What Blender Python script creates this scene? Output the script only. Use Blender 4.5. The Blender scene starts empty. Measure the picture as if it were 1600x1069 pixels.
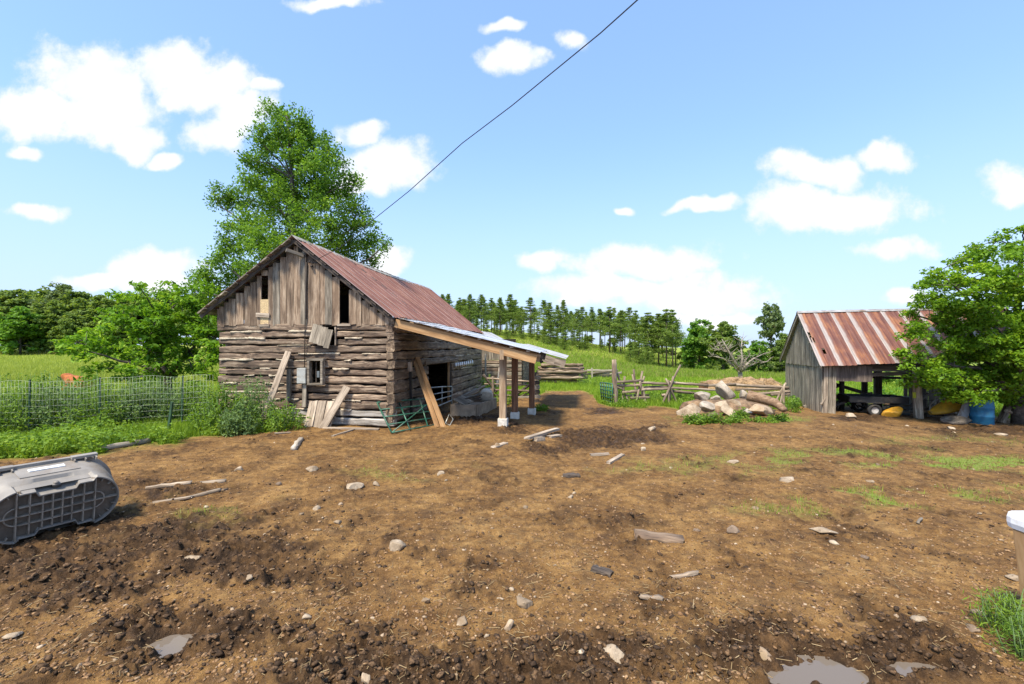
import bpy, math, random
import numpy as np
from mathutils import Vector, Matrix
R = math.radians
rng = np.random.default_rng(7)
random.seed(7)
scn = bpy.context.scene
col = scn.collection

# ------------------------------------------------------------------ camera, sky, sun, exposure
F, HZ, CH = 711.0, 540.0, 2.1            # focal length (px of a 1600 wide frame), horizon row, eye height
cam = bpy.data.cameras.new('camera'); camo = bpy.data.objects.new('camera', cam); col.objects.link(camo)
camo.location = (0, 0, CH); camo.rotation_euler = (R(90), 0, 0)
cam.sensor_width = 36; cam.lens = F/1600*36; cam.shift_y = (HZ-534.5)/1600
cam.clip_start = .05; cam.clip_end = 3000
scn.camera = camo
SUN_EL, SUN_AZ = 58, 215                 # azimuth measured clockwise from +Y (the view direction)
SKY_STRENGTH = .13
scn.view_settings.view_transform = 'Standard'; scn.view_settings.look = 'None'
scn.view_settings.exposure = 1.36; scn.view_settings.gamma = 1
try: scn.view_settings.use_curve_mapping = False
except Exception: pass
world = bpy.data.worlds.new('World'); scn.world = world; world.use_nodes = True
try: world.cycles.sampling_method = 'MANUAL'; world.cycles.sample_map_resolution = 512
except Exception: pass
sl = bpy.data.lights.new('sun', 'SUN'); sl.energy = 3.0; sl.angle = R(10); sl.color = (1, .91, .76)
so = bpy.data.objects.new('sun', sl); col.objects.link(so)
sd = Vector((math.sin(R(SUN_AZ))*math.cos(R(SUN_EL)), math.cos(R(SUN_AZ))*math.cos(R(SUN_EL)), math.sin(R(SUN_EL))))
so.rotation_euler = sd.to_track_quat('Z', 'Y').to_euler(); so.location = (-20, -20, 30)

class NT:
    """tiny node helper"""
    def __init__(s, tree): s.t = tree; s.n = tree.nodes; s.l = tree.links
    def add(s, kind, ins=None, **props):
        n = s.n.new(kind)
        for k, v in props.items(): setattr(n, k, v)
        for k, v in (ins or {}).items(): s.set(n, k, v)
        return n
    def set(s, n, k, v):
        i = n.inputs[k]
        if hasattr(v, 'is_linked') and hasattr(v, 'node'): s.l.new(v, i)
        else: i.default_value = v
    def math(s, op, a, b=0.0, c=None, clamp=False):
        n = s.add('ShaderNodeMath', {0: a, 1: b}, operation=op, use_clamp=clamp)
        if c is not None: s.set(n, 2, c)
        return n.outputs[0]
    def vec(s, op, a, b=(0,0,0)):
        n = s.add('ShaderNodeVectorMath', {0: a, 1: b}, operation=op)
        return n.outputs['Value'] if op in ('LENGTH', 'DOT_PRODUCT', 'DISTANCE') else n.outputs[0]
    def noise(s, v, scale, detail=4, rough=.55, dist=0):
        n = s.add('ShaderNodeTexNoise', {'Scale': scale, 'Detail': detail, 'Roughness': rough, 'Distortion': dist})
        if v is not None: s.l.new(v, n.inputs['Vector'])
        return n.outputs['Fac']
    def ramp(s, f, stops, interp='LINEAR'):
        n = s.add('ShaderNodeValToRGB'); r = n.color_ramp; r.interpolation = interp
        while len(r.elements) < len(stops): r.elements.new(.5)
        for e, (p, c) in zip(r.elements, stops):
            e.position = p; e.color = tuple(c)+(1,) if hasattr(c, '__len__') else (c, c, c, 1)
        s.l.new(f, n.inputs[0]); return n.outputs[0]
    def smooth(s, f, lo, hi, a=0.0, b=1.0):
        n = s.add('ShaderNodeMapRange', interpolation_type='SMOOTHSTEP')
        s.set(n, 0, f); s.set(n, 1, lo); s.set(n, 2, hi); s.set(n, 3, a); s.set(n, 4, b); return n.outputs[0]
    def mix(s, f, a, b, blend='MIX'):
        n = s.add('ShaderNodeMix', data_type='RGBA', blend_type=blend)
        for i, v in ((0, f), (6, a), (7, b)):
            if hasattr(v, 'node'): s.l.new(v, n.inputs[i])
            else: n.inputs[i].default_value = v if i == 0 else (tuple(v)+(1,))[:4]
        return n.outputs[2]

def build_world():
    w = NT(world.node_tree); w.n.clear()
    sky = w.add('ShaderNodeTexSky', sky_type='NISHITA', sun_disc=False, sun_elevation=R(SUN_EL), sun_rotation=R(SUN_AZ),
                air_density=1.0, dust_density=.6, ozone_density=1.5)
    d = w.add('ShaderNodeTexCoord').outputs['Generated']
    sep = w.add('ShaderNodeSeparateXYZ', {0: d}); x, y, z = sep.outputs
    ys = w.math('MAXIMUM', y, .08)
    uv = w.add('ShaderNodeCombineXYZ', {0: w.math('DIVIDE', x, ys), 1: w.math('DIVIDE', z, ys), 2: 0.0}).outputs[0]
    nb = w.noise(uv, 5.5, 7, .6)
    nf = w.noise(uv, 16, 5, .65)
    warp = w.add('ShaderNodeTexNoise', {'Scale': 6.0, 'Detail': 3.0}); w.l.new(uv, warp.inputs['Vector'])
    wv = w.vec('MULTIPLY', w.vec('SUBTRACT', warp.outputs['Color'], (.5,.5,.5)), (.17,.11,0))
    p = w.vec('ADD', uv, wv)
    blobs = [(130,120,120,62),(150,175,120,60),(205,212,62,34),(60,175,90,55),(285,95,82,44),(335,130,92,48),(372,175,60,46),(340,205,55,40),(405,135,30,20),
             (605,255,92,46),(560,200,50,30),(570,280,60,28),(55,341,48,17),(240,415,100,30),(150,438,70,16),(250,440,90,20),(802,98,54,24),(782,49,34,13),(892,66,38,24),
             (505,2,80,14),(1270,262,90,30),(1310,322,150,46),(1240,332,100,40),(1110,322,60,13),(1390,247,66,22),(1395,388,85,24),
             (1590,287,60,38),(1000,412,140,38),(1070,462,150,40),(845,412,42,22),(960,452,150,26),(1425,465,40,18),(605,412,36,24),
             (40,243,34,15),(255,247,40,14),(970,325,26,10),(1120,492,110,14)]
    m = None
    for (bx, by, rx, ry) in blobs:
        q = w.vec('MULTIPLY', w.vec('SUBTRACT', p, ((bx-800)/F, (HZ-by)/F, 0)), (F/rx, F/ry, 0))
        e = w.math('SUBTRACT', 1.0, w.vec('LENGTH', q))
        m = e if m is None else w.math('MAXIMUM', m, e)
    m = w.math('MAXIMUM', m, -1.0)
    f = w.math('ADD', m, w.math('ADD', w.math('MULTIPLY', w.math('SUBTRACT', nb, .5), 1.3), w.math('MULTIPLY', w.math('SUBTRACT', nf, .5), .95)))
    c1 = w.smooth(f, -.06, .42)
    # the same kind of cloud goes on all round, outside the view
    n3 = w.noise(w.vec('MULTIPLY', d, (1, 1, 1.8)), 3.4, 7, .58)
    c2 = w.smooth(n3, .56, .66)
    c2 = w.math('MULTIPLY', c2, w.smooth(z, .0, .1))
    inside = w.math('MULTIPLY', w.smooth(y, .45, .6), w.smooth(w.math('DIVIDE', z, ys), .98, .78))
    c = w.math('ADD', w.math('MULTIPLY', c1, inside), w.math('MULTIPLY', c2, w.math('SUBTRACT', 1.0, inside)))
    haze = w.smooth(z, .42, -.02)                                  # pale air low in the sky, all round
    skyc = w.mix(w.math('MULTIPLY', haze, .8), w.mix(1.0, sky.outputs[0], (.95, 1.03, 1.12), 'MULTIPLY'), (2.45, 2.72, 3.35))
    skyc = w.mix(.45, skyc, (1.15, 1.88, 3.35))
    cl = w.mix(w.smooth(f, .1, .75), (2.95, 3.1, 3.35), w.mix(w.smooth(nf, .35, .62), (3.2, 3.25, 3.35), (3.6, 3.6, 3.6)))
    colr = w.mix(w.math('MULTIPLY', c, .93), skyc, cl)
    bg = w.add('ShaderNodeBackground', {'Color': colr, 'Strength': SKY_STRENGTH})
    o = w.add('ShaderNodeOutputWorld'); w.l.new(bg.outputs[0], o.inputs[0])
build_world()

# ------------------------------------------------------------------ helpers
def P(px, py, Y): return Vector(((px-800)/F*Y, Y, CH+(HZ-py)/F*Y))
_perm = np.random.default_rng(3).permutation(512)
def vnoise(x, y, s=0):
    x = np.asarray(x, float)+s*17.3; y = np.asarray(y, float)-s*9.1
    ix = np.floor(x).astype(int); iy = np.floor(y).astype(int); fx = x-ix; fy = y-iy
    fx = fx*fx*fx*(fx*(fx*6-15)+10); fy = fy*fy*fy*(fy*(fy*6-15)+10)
    h = lambda a, b: _perm[(_perm[(a) & 511]+b) & 511]/511.0
    return (h(ix,iy)*(1-fx)+h(ix+1,iy)*fx)*(1-fy)+(h(ix,iy+1)*(1-fx)+h(ix+1,iy+1)*fx)*fy
def fbm(x, y, octv=4, s=0, gain=.5):
    a, t, n = 1.0, 0.0, 0.0
    for i in range(octv):
        t = t+a*vnoise(x*2**i, y*2**i, s+i); n += a; a *= gain
    return t/n
def sstep(a, b, x):
    t = np.clip((x-a)/(b-a), 0, 1); return t*t*(3-2*t)

CP = [(x, y, 0) for x in (-14,-9,-4.5,0,4.5,9) for y in (-6,0,4,8,12)]
CP += [(14,0,0),(14,5,-.1),(14,9,-.2),(14,12,-.3),(20,4,-.1),(20,12,-.4),(10.85,15.9,-.25),(14.6,14.5,-.35),(17,18,-.5),(13,21,-.4),
       (4,17.6,0),(8,18,-.1),(-4,17,0),(-4,22,0),(1.5,21,-.02),(3,28,-.18),(9.4,85,2.3),(-6.7,95,4.8),(14.4,82,1.4),(20.6,78,0),(24.3,75,-1.6),(40,95,-1.2),
       (7,50,.1),(5,36,-.15),(11.2,40,-.6),(13.8,28,-.2),(22,45,-.75),(-26,25,0),(-44,45,.2),(-108,110,1.2),(-77,110,1.2),(-40,60,.6),(-8,60,1.6),
       (-12,115,6),(0,150,7),(40,150,-.5),(-150,150,1.5),(100,100,-1),(100,30,-.5),(40,20,-.5),(40,40,-.8),(150,150,0),(-60,10,0),(-200,40,0),(-12,11,-.15),(-20,20,-.1),(-30,12,-.1)]
CP = np.array(CP, float)
def _U(r2): return np.where(r2 > 1e-9, r2*np.log(r2+1e-12), 0)
_n = len(CP)
_K = np.zeros((_n+3, _n+3))
_K[:_n,:_n] = _U(((CP[:,None,:2]-CP[None,:,:2])**2).sum(-1))+np.eye(_n)*6.0
_K[:_n,_n] = 1; _K[:_n,_n+1:] = CP[:,:2]; _K[_n,:_n] = 1; _K[_n+1:,:_n] = CP[:,:2].T
_W = np.linalg.solve(_K, np.concatenate([CP[:,2], [0,0,0]]))
PUD = [(-2.46,3.24,.14,.12),(1.98,2.93,.34,.16),(2.66,2.97,.2,.08)]     # puddle hollows x, y, rx, ry
def terrain(x, y):
    x = np.asarray(x, float); y = np.asarray(y, float)
    r = np.hypot(x, y); k = np.minimum(1, 170/np.maximum(r, 1e-6)); xc, yc = x*k, y*k
    z = _W[_n]+_W[_n+1]*xc+_W[_n+2]*yc
    for i in range(_n): z = z+_W[i]*_U((xc-CP[i,0])**2+(yc-CP[i,1])**2)
    return z
def gz(x, y): return float(terrain(x, y))
def G(px, py, sink=0.0):
    """point of the ground seen at a pixel"""
    Y = 2.1*F/max(py-HZ, 8)
    for _ in range(12):
        X = (px-800)/F*Y; Y = (CH-gz(X, Y))*F/(py-HZ)
    X = (px-800)/F*Y
    return Vector((X, Y, gz(X, Y)-sink))

WM = {}
def link(o, parent=None, M=None):
    col.objects.link(o); M = M or Matrix.Identity(4); WM[o.name] = M
    if parent is not None:
        o.parent = parent; o.matrix_parent_inverse = Matrix.Identity(4); o.matrix_basis = WM[parent.name].inverted() @ M
    else: o.matrix_basis = M
    return o
def tag(o, label, cat, group=None):
    o['label'] = label; o['category'] = cat
    if group: o['group'] = group
    return o
def thing(name, loc, label, cat, group=None, rz=0):
    e = bpy.data.objects.new(name, None); e.empty_display_size = .2
    link(e, None, Matrix.Translation(loc) @ Matrix.Rotation(rz, 4, 'Z')); return tag(e, label, cat, group)
def fast_mesh(name, v, f, mat=None, smooth=False, uv=None):
    v = np.asarray(v, np.float32); me = bpy.data.meshes.new(name); f = np.asarray(f, np.int32)
    k = f.shape[1]; me.vertices.add(len(v)); me.vertices.foreach_set('co', v.ravel())
    me.loops.add(f.size); me.loops.foreach_set('vertex_index', f.ravel())
    me.polygons.add(len(f)); me.polygons.foreach_set('loop_start', np.arange(0, f.size, k, dtype=np.int32))
    try: me.polygons.foreach_set('loop_total', np.full(len(f), k, np.int32))
    except Exception: pass
    if smooth: me.polygons.foreach_set('use_smooth', np.ones(len(f), bool))
    if uv is not None:
        l = me.uv_layers.new(name='UVMap'); l.data.foreach_set('uv', np.asarray(uv, np.float32)[f.ravel()].ravel())
    me.update(calc_edges=True); me.validate()
    if mat: me.materials.append(mat)
    return me
def mk(name, v, f, mat, parent=None, M=None, smooth=False, uv=None, mesh=None):
    if mesh is None:
        if isinstance(f, np.ndarray): mesh = fast_mesh(name, v, f, mat, smooth, uv)
        else:
            mesh = bpy.data.meshes.new(name); mesh.from_pydata([tuple(a) for a in v], [], f); mesh.materials.append(mat)
            if smooth: mesh.polygons.foreach_set('use_smooth', [True]*len(mesh.polygons))
            if uv is not None:
                l = mesh.uv_layers.new(name='UVMap')
                for lp in mesh.loops: l.data[lp.index].uv = uv[lp.vertex_index]
            mesh.update()
    return link(bpy.data.objects.new(name, mesh), parent, M)
def wmk(name, v, f, mat, parent=None, origin=None, **kw):
    """world-space vertices; the origin goes to the given point"""
    o = Vector(origin) if origin is not None else (WM[parent.name].translation if parent is not None else Vector(np.mean(np.asarray([tuple(a) for a in v]), 0)))
    vv = np.asarray([tuple(a) for a in v], float)-np.array(o)
    return mk(name, vv, f, mat, parent, Matrix.Translation(o), **kw)
def frame_x(p0, p1, up=(0,0,1)):
    p0 = Vector(p0); p1 = Vector(p1); x = (p1-p0).normalized(); u = Vector(up)
    if abs(x.dot(u)) > .97: u = Vector((0,1,0)) if abs(x.y) < .9 else Vector((1,0,0))
    y = u.cross(x).normalized(); z = x.cross(y)
    M = Matrix((x, y, z)).transposed().to_4x4(); M.translation = (p0+p1)/2; return M, (p1-p0).length
def section(kind, w, h, n=10):
    if kind == 'rect':
        b = min(w, h)*.08
        return [(-w/2+b,-h/2),(w/2-b,-h/2),(w/2,-h/2+b),(w/2,h/2-b),(w/2-b,h/2),(-w/2+b,h/2),(-w/2,h/2-b),(-w/2,-h/2+b)]
    if kind == 'plain': return [(-w/2,-h/2),(w/2,-h/2),(w/2,h/2),(-w/2,h/2)]
    if kind == 'log':
        return [(math.copysign(abs(math.cos(a))**.3, math.cos(a))*w/2, math.copysign(abs(math.sin(a))**.42, math.sin(a))*h/2) for a in [2*math.pi*(i+.5)/8 for i in range(8)]]
    return [(math.cos(2*math.pi*i/n)*w/2, math.sin(2*math.pi*i/n)*h/2) for i in range(n)]
def beam(name, p0, p1, w, h, mat, parent=None, up=(0,0,1), kind='plain', seg=1, jit=0.0, taper=1.0, bow=0.0, ragged=0.0, smooth=False):
    M, L = frame_x(p0, p1, up); s = section(kind, w, h); k = len(s); v = []; f = []
    rr = random.Random(hash((round(p0[0],3), round(p0[2],3), round(L,3))) & 0xffff)
    wy = [rr.uniform(-1,1) for _ in range(seg+1)]; wz = [rr.uniform(-1,1) for _ in range(seg+1)]; ws = [rr.uniform(-1,1) for _ in range(seg+1)]
    for i in range(seg+1):
        t = i/seg; sc = 1+(taper-1)*t; sc *= 1+ws[i]*jit
        oy = wy[i]*jit*w*.5; oz = wz[i]*jit*h*.5+bow*math.sin(math.pi*t)
        for (a, b) in s:
            e = rr.uniform(-ragged, ragged) if i in (0, seg) else 0
            v.append(((t-.5)*L+e, a*sc+oy+rr.uniform(-jit,jit)*w*.18, b*sc+oz+rr.uniform(-jit,jit)*h*.18))
    for i in range(seg):
        for j in range(k): f.append((i*k+j, i*k+(j+1)%k, (i+1)*k+(j+1)%k, (i+1)*k+j))
    f.append(tuple(range(k-1,-1,-1))); f.append(tuple(seg*k+j for j in range(k)))
    f = [tuple(reversed(q)) for q in f] if False else f
    return mk(name, v, f, mat, parent, M, smooth=smooth)
def tube_geo(pts, rad, sides=6, base=0):
    pts = [Vector(p) for p in pts]; n = len(pts); rad = rad if hasattr(rad, '__len__') else [rad]*n
    v = []; f = []; prev = None
    for i, p in enumerate(pts):
        d = (pts[min(i+1,n-1)]-pts[max(i-1,0)]).normalized()
        a = prev if prev is not None else (Vector((0,0,1)) if abs(d.z) < .9 else Vector((1,0,0)))
        x = (a-d*a.dot(d)).normalized(); y = d.cross(x); prev = x
        for j in range(sides):
            t = 2*math.pi*j/sides; v.append(p+(x*math.cos(t)+y*math.sin(t))*rad[i])
    for i in range(n-1):
        for j in range(sides): f.append((base+i*sides+j, base+i*sides+(j+1)%sides, base+(i+1)*sides+(j+1)%sides, base+(i+1)*sides+j))
    f.append(tuple(base+j for j in range(sides-1,-1,-1))); f.append(tuple(base+(n-1)*sides+j for j in range(sides)))
    return v, f
def tube(name, pts, rad, mat, parent=None, sides=6, smooth=True, origin=None):
    v, f = tube_geo(pts, rad, sides)
    return wmk(name, v, f, mat, parent, origin=origin if (origin is not None or parent is not None) else pts[0], smooth=smooth)
def tubes(name, lst, mat, parent=None, sides=5, origin=None):
    V = []; Fc = []
    for pts, rad in lst:
        v, f = tube_geo(pts, rad, sides, len(V)); V += v; Fc += f
    return wmk(name, V, Fc, mat, parent, origin=origin if (origin is not None or parent is not None) else lst[0][0][0], smooth=True)
def box(name, c, size, mat, parent=None, rz=0, bev=0.0, rot=None):
    M = Matrix.Translation(c) @ (rot if rot is not None else Matrix.Rotation(rz, 4, 'Z')); x, y, z = [s/2 for s in size]
    if bev <= 0:
        v = [(-x,-y,-z),(x,-y,-z),(x,y,-z),(-x,y,-z),(-x,-y,z),(x,-y,z),(x,y,z),(-x,y,z)]
        f = [(3,2,1,0),(4,5,6,7),(0,1,5,4),(1,2,6,5),(2,3,7,6),(3,0,4,7)]
        return mk(name, v, f, mat, parent, M)
    import bmesh
    bm = bmesh.new(); bmesh.ops.create_cube(bm, size=1)
    for q in bm.verts: q.co = Vector((q.co.x*size[0], q.co.y*size[1], q.co.z*size[2]))
    bmesh.ops.bevel(bm, geom=bm.edges[:], offset=bev, segments=2, affect='EDGES', profile=.6)
    me = bpy.data.meshes.new(name); bm.to_mesh(me); bm.free(); me.materials.append(mat)
    return mk(name, None, None, mat, parent, M, mesh=me)
def ico(sub=2):
    import bmesh
    bm = bmesh.new(); bmesh.ops.create_icosphere(bm, subdivisions=sub, radius=1)
    v = np.array([q.co[:] for q in bm.verts]); f = np.array([[q.index for q in p.verts] for p in bm.faces], np.int32); bm.free(); return v, f
ICO = {s: ico(s) for s in (1, 2, 3, 4)}
def rock_geo(seed, sub=3, facets=11):
    """boulder: a ball cut by random planes, then roughened"""
    r = np.random.default_rng(seed); v, f = ICO[sub]; v = v.copy()
    for _ in range(facets):
        n = r.normal(size=3); n /= np.linalg.norm(n); d = r.uniform(.38, .72)
        k = v @ n; over = k > d; v[over] -= np.outer((k[over]-d)*.98, n)
    q = fbm(v[:,0]*2.3+v[:,2]*1.1+seed, v[:,1]*2.3-v[:,2]*1.7, 4, seed % 13)-.5
    return v*(1+q*.17)[:,None], f
def rock(name, loc, size, seed, mat, label=None, cat=None, group=None, parent=None, rot=(0,0,0), sub=3):
    v, f = rock_geo(seed, sub); M = Matrix.Translation(loc) @ Vector(rot).to_track_quat('Z','Y').to_matrix().to_4x4() if False else Matrix.Translation(loc) @ Matrix.Rotation(rot[2],4,'Z') @ Matrix.Rotation(rot[1],4,'Y') @ Matrix.Rotation(rot[0],4,'X')
    o = mk(name, v*np.array(size)/2, f, mat, parent, M, smooth=True)
    if label: tag(o, label, cat, group)
    return o

# ------------------------------------------------------------------ materials
MATS = {}
def mat(name):
    m = bpy.data.materials.new(name); m.use_nodes = True; t = NT(m.node_tree); b = m.node_tree.nodes['Principled BSDF']; MATS[name] = m
    return m, t, b
def objcoord(t, sx=1, sy=1, sz=1, rnd=True):
    tc = t.add('ShaderNodeTexCoord').outputs['Object']
    if rnd:
        r = t.add('ShaderNodeObjectInfo').outputs['Random']
        tc = t.vec('ADD', tc, t.add('ShaderNodeCombineXYZ', {0: t.math('MULTIPLY', r, 37.0), 1: t.math('MULTIPLY', r, 91.0), 2: t.math('MULTIPLY', r, 53.0)}).outputs[0])
    return t.vec('MULTIPLY', tc, (sx, sy, sz))
def wood(name, dark, mid, light, rough=.85, vary=.35, bump=.5, crack=.6):
    """weathered timber, grain along local x"""
    m, t, b = mat(name); co = objcoord(t, 1.1, 12, 12); r = t.add('ShaderNodeObjectInfo').outputs['Random']
    g1 = t.noise(co, 1.0, 8, .72, .4); g2 = t.noise(objcoord(t, 1.4, 30, 30), 1.0, 3, .6); big = t.noise(objcoord(t, 1.3, 3.2, 3.2), 1.0, 4, .6)
    c = t.ramp(g1, [(.36, dark), (.5, mid), (.63, light)])
    c = t.mix(t.smooth(big, .42, .68), c, t.mix(.55, c, dark))
    ck = t.smooth(g2, .41, .34); c = t.mix(t.math('MULTIPLY', ck, crack), c, [q*.25 for q in dark])
    v = t.math('ADD', 1-vary/2, t.math('MULTIPLY', r, vary))
    c = t.mix(1.0, c, t.add('ShaderNodeCombineXYZ', {0: v, 1: v, 2: v}).outputs[0], 'MULTIPLY')
    t.l.new(c, b.inputs['Base Color']); b.inputs['Roughness'].default_value = rough
    bp = t.add('ShaderNodeBump', {'Strength': bump, 'Distance': .012, 'Height': t.math('SUBTRACT', g1, t.math('MULTIPLY', ck, .5))})
    t.l.new(bp.outputs[0], b.inputs['Normal']); return m
def plain(name, c, rough=.6, metal=0, var=.12, scale=6, bump=0.0, dirt=None):
    m, t, b = mat(name); co = objcoord(t); n = t.noise(co, scale, 5, .6)
    cc = t.mix(t.smooth(n, .35, .7), [q*(1-var) for q in c], [min(1, q*(1+var)) for q in c])
    if dirt: cc = t.mix(t.smooth(t.noise(co, scale*.6, 6, .7), .48, .66), cc, dirt)
    t.l.new(cc, b.inputs['Base Color']); b.inputs['Roughness'].default_value = rough; b.inputs['Metallic'].default_value = metal
    if bump:
        bp = t.add('ShaderNodeBump', {'Strength': bump, 'Distance': .02, 'Height': t.noise(co, scale*3, 5, .65)}); t.l.new(bp.outputs[0], b.inputs['Normal'])
    return m
M_log = wood('weathered_log', (.045,.029,.019), (.18,.12,.078), (.46,.35,.24), vary=.5, bump=.9, crack=.8)
M_logbrown = wood('hewn_log_brown', (.055,.036,.022), (.17,.115,.07), (.33,.245,.16), vary=.45, bump=.8)
M_sill = wood('pale_sill_log', (.13,.115,.095), (.3,.27,.23), (.5,.47,.42), vary=.3, bump=.8)
M_board = wood('barn_board', (.095,.058,.034), (.24,.165,.105), (.43,.325,.225), vary=.5, bump=.45)
M_grey = wood('grey_board', (.085,.067,.047), (.205,.17,.125), (.37,.315,.24), vary=.4, bump=.5)
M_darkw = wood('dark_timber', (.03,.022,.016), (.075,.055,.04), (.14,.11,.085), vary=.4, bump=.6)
M_plank = wood('old_plank', (.16,.12,.085), (.33,.26,.19), (.50,.41,.31), vary=.3, bump=.4)
M_new = wood('sawn_orange_timber', (.25,.135,.055), (.37,.21,.09), (.48,.30,.145), vary=.15, bump=.15, crack=.15)
M_post = wood('lean_to_post', (.16,.1,.058), (.31,.21,.125), (.45,.335,.215), vary=.3, bump=.3, crack=.4)
M_shadedpost = wood('shaded_red_post', (.08,.035,.018), (.17,.075,.035), (.27,.13,.065), vary=.3, bump=.3, crack=.3)  # red-brown post wood, darkened to include the lean-to roof's shade
M_rail = wood('rail_pole', (.10,.07,.047), (.235,.175,.12), (.43,.345,.25), vary=.6, bump=.6)
M_bark = wood('bark', (.035,.028,.022), (.09,.072,.056), (.17,.14,.11), vary=.3, bump=.9)
M_pinebark = wood('pine_bark', (.06,.04,.03), (.13,.09,.07), (.2,.15,.12), vary=.3, bump=.6)
M_dead = wood('dead_wood', (.17,.14,.105), (.31,.265,.205), (.46,.41,.33), vary=.2, bump=.5)
M_chink = plain('lime_chinking', (.47,.39,.28), .95, var=.3, scale=9, bump=.6)
M_osb = plain('strand_board', (.52,.38,.2), .8, var=.25, scale=30)
M_void = plain('interior_dark', (.02,.016,.012), 1, var=.2)  # near-black stands in for the unlit inside behind gaps and openings
M_box = plain('grey_painted_steel', (.42,.42,.38), .5, .2, .1, 5, dirt=(.3,.26,.2))
M_iron = plain('dark_iron', (.035,.03,.028), .6, .6)
M_wire = plain('galvanised_wire', (.43,.48,.38), .5, .3)
M_cable = plain('black_cable', (.02,.02,.022), .5)
M_green = plain('green_gate_paint', (.02,.11,.065), .45, .2, .3, 8, dirt=(.12,.13,.1))
M_tpost = plain('green_post_paint', (.03,.075,.035), .85, var=.3)
M_galv = plain('galvanised_tube', (.42,.44,.42), .45, .5, .2, 6, dirt=(.25,.2,.14))
M_white = plain('white_ceramic', (.8,.78,.72), .35)
M_cap = plain('white_plastic_cap', (.8,.81,.83), .35, var=.03, dirt=(.68,.67,.64))
M_conc = plain('old_concrete', (.30,.23,.16), .95, var=.25, scale=5, bump=.6, dirt=(.22,.16,.11))
M_tank = plain('grey_poly_tank', (.235,.212,.182), .5, var=.18, scale=3, bump=.2, dirt=(.2,.155,.11))
M_tankbase = plain('muddy_tank_base', (.13,.10,.072), .7, var=.25, scale=8, bump=.5, dirt=(.15,.115,.08))
M_tankrib = plain('muddy_tank_rib', (.27,.225,.175), .6, var=.25, scale=10, bump=.3, dirt=(.17,.135,.1))
M_sticker = plain('white_sticker', (.72,.72,.7), .5, dirt=(.5,.48,.45), scale=20)
M_black = plain('black_paint', (.012,.012,.014), .5, dirt=(.04,.035,.03))
M_tyre = plain('tyre_rubber', (.02,.02,.02), .85, dirt=(.07,.055,.04))
M_rim = plain('wheel_rim', (.5,.46,.42), .5, .3)
M_yellow = plain('faded_yellow_plastic', (.58,.29,.02), .5, var=.2, dirt=(.35,.19,.03))
M_blue = plain('blue_barrel_plastic', (.012,.14,.28), .5, var=.2, scale=4, dirt=(.05,.17,.25))
M_sheet = plain('grey_metal_sheet', (.33,.32,.31), .5, .4, .2, 5, dirt=(.2,.15,.11))
M_fur = plain('rust_orange_fur', (.36,.11,.025), .9, var=.35, scale=14, bump=.8, dirt=(.2,.06,.015))
M_cement = plain('pale_block', (.56,.52,.45), .95, var=.15, scale=9, bump=.5)
M_bin = plain('grey_bin', (.12,.14,.15), .6)
M_dung = None
def stone_mat(name, a, b_, moss=None):
    m, t, b = mat(name); co = objcoord(t); n = t.noise(co, 3.2, 7, .65); n2 = t.noise(co, 26, 4, .7)
    c = t.mix(t.smooth(n, .36, .66), a, b_); c = t.mix(t.smooth(n2, .58, .72), c, [q*.35 for q in a]); c = t.mix(t.smooth(n2, .4, .3), c, [min(.8, q*1.35) for q in b_])
    if moss: c = t.mix(t.smooth(t.noise(co, 2.2, 6, .7), .52, .66), c, moss)
    t.l.new(c, b.inputs['Base Color']); b.inputs['Roughness'].default_value = .92
    bp = t.add('ShaderNodeBump', {'Strength': .8, 'Distance': .03, 'Height': t.math('ADD', n, t.math('MULTIPLY', n2, .35))}); t.l.new(bp.outputs[0], b.inputs['Normal']); return m
M_rock = stone_mat('pale_fieldstone', (.22,.16,.10), (.43,.345,.245), (.2,.135,.075))
M_rock2 = stone_mat('grey_boulder', (.20,.165,.125), (.42,.36,.285), (.24,.18,.09))
M_rockb = stone_mat('brown_boulder', (.26,.18,.115), (.42,.32,.21), (.30,.22,.12))
M_rockd = stone_mat('dark_stone', (.13,.09,.06), (.24,.175,.12))

def leaf_mat(name, dark, light, tip=None, trans=.35, island=True):
    m, t, b = mat(name); r = t.add('ShaderNodeNewGeometry').outputs['Random Per Island']
    n = t.noise(t.add('ShaderNodeTexCoord').outputs['Object'], .9, 3, .6)
    f = t.math('ADD', t.math('MULTIPLY', r, .62), t.math('MULTIPLY', t.smooth(n, .3, .7), .45), clamp=True)
    st = [(0, dark), (.75, light)]
    if tip: st.append((1, tip))
    c = t.ramp(f, st)
    t.l.new(c, b.inputs['Base Color']); b.inputs['Roughness'].default_value = .6; b.inputs['Specular IOR Level'].default_value = .25
    tr = t.add('ShaderNodeBsdfTranslucent'); t.l.new(t.mix(1.0, c, (1.25,1.2,.6), 'MULTIPLY'), tr.inputs[0])
    mx = t.add('ShaderNodeMixShader', {0: trans}); t.l.new(b.outputs[0], mx.inputs[1]); t.l.new(tr.outputs[0], mx.inputs[2])
    t.l.new(mx.outputs[0], m.node_tree.nodes['Material Output'].inputs[0]); return m
L_ash = leaf_mat('ash_leaf', (.05,.13,.014), (.165,.31,.035), (.28,.42,.06), .48)
L_sumac = leaf_mat('sumac_leaf', (.05,.14,.012), (.17,.33,.022), (.32,.47,.05), .45)
L_maple = leaf_mat('maple_leaf', (.055,.14,.012), (.20,.36,.022), (.38,.52,.05), .45)
L_far = leaf_mat('far_leaf', (.085,.15,.035), (.21,.3,.065), (.29,.38,.1), .45)
L_farb = leaf_mat('far_bright_leaf', (.05,.14,.02), (.15,.30,.035), (.24,.38,.05), .45)
L_fargrey = leaf_mat('far_grey_leaf', (.075,.12,.045), (.17,.235,.085), (.24,.3,.12), .4)
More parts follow.
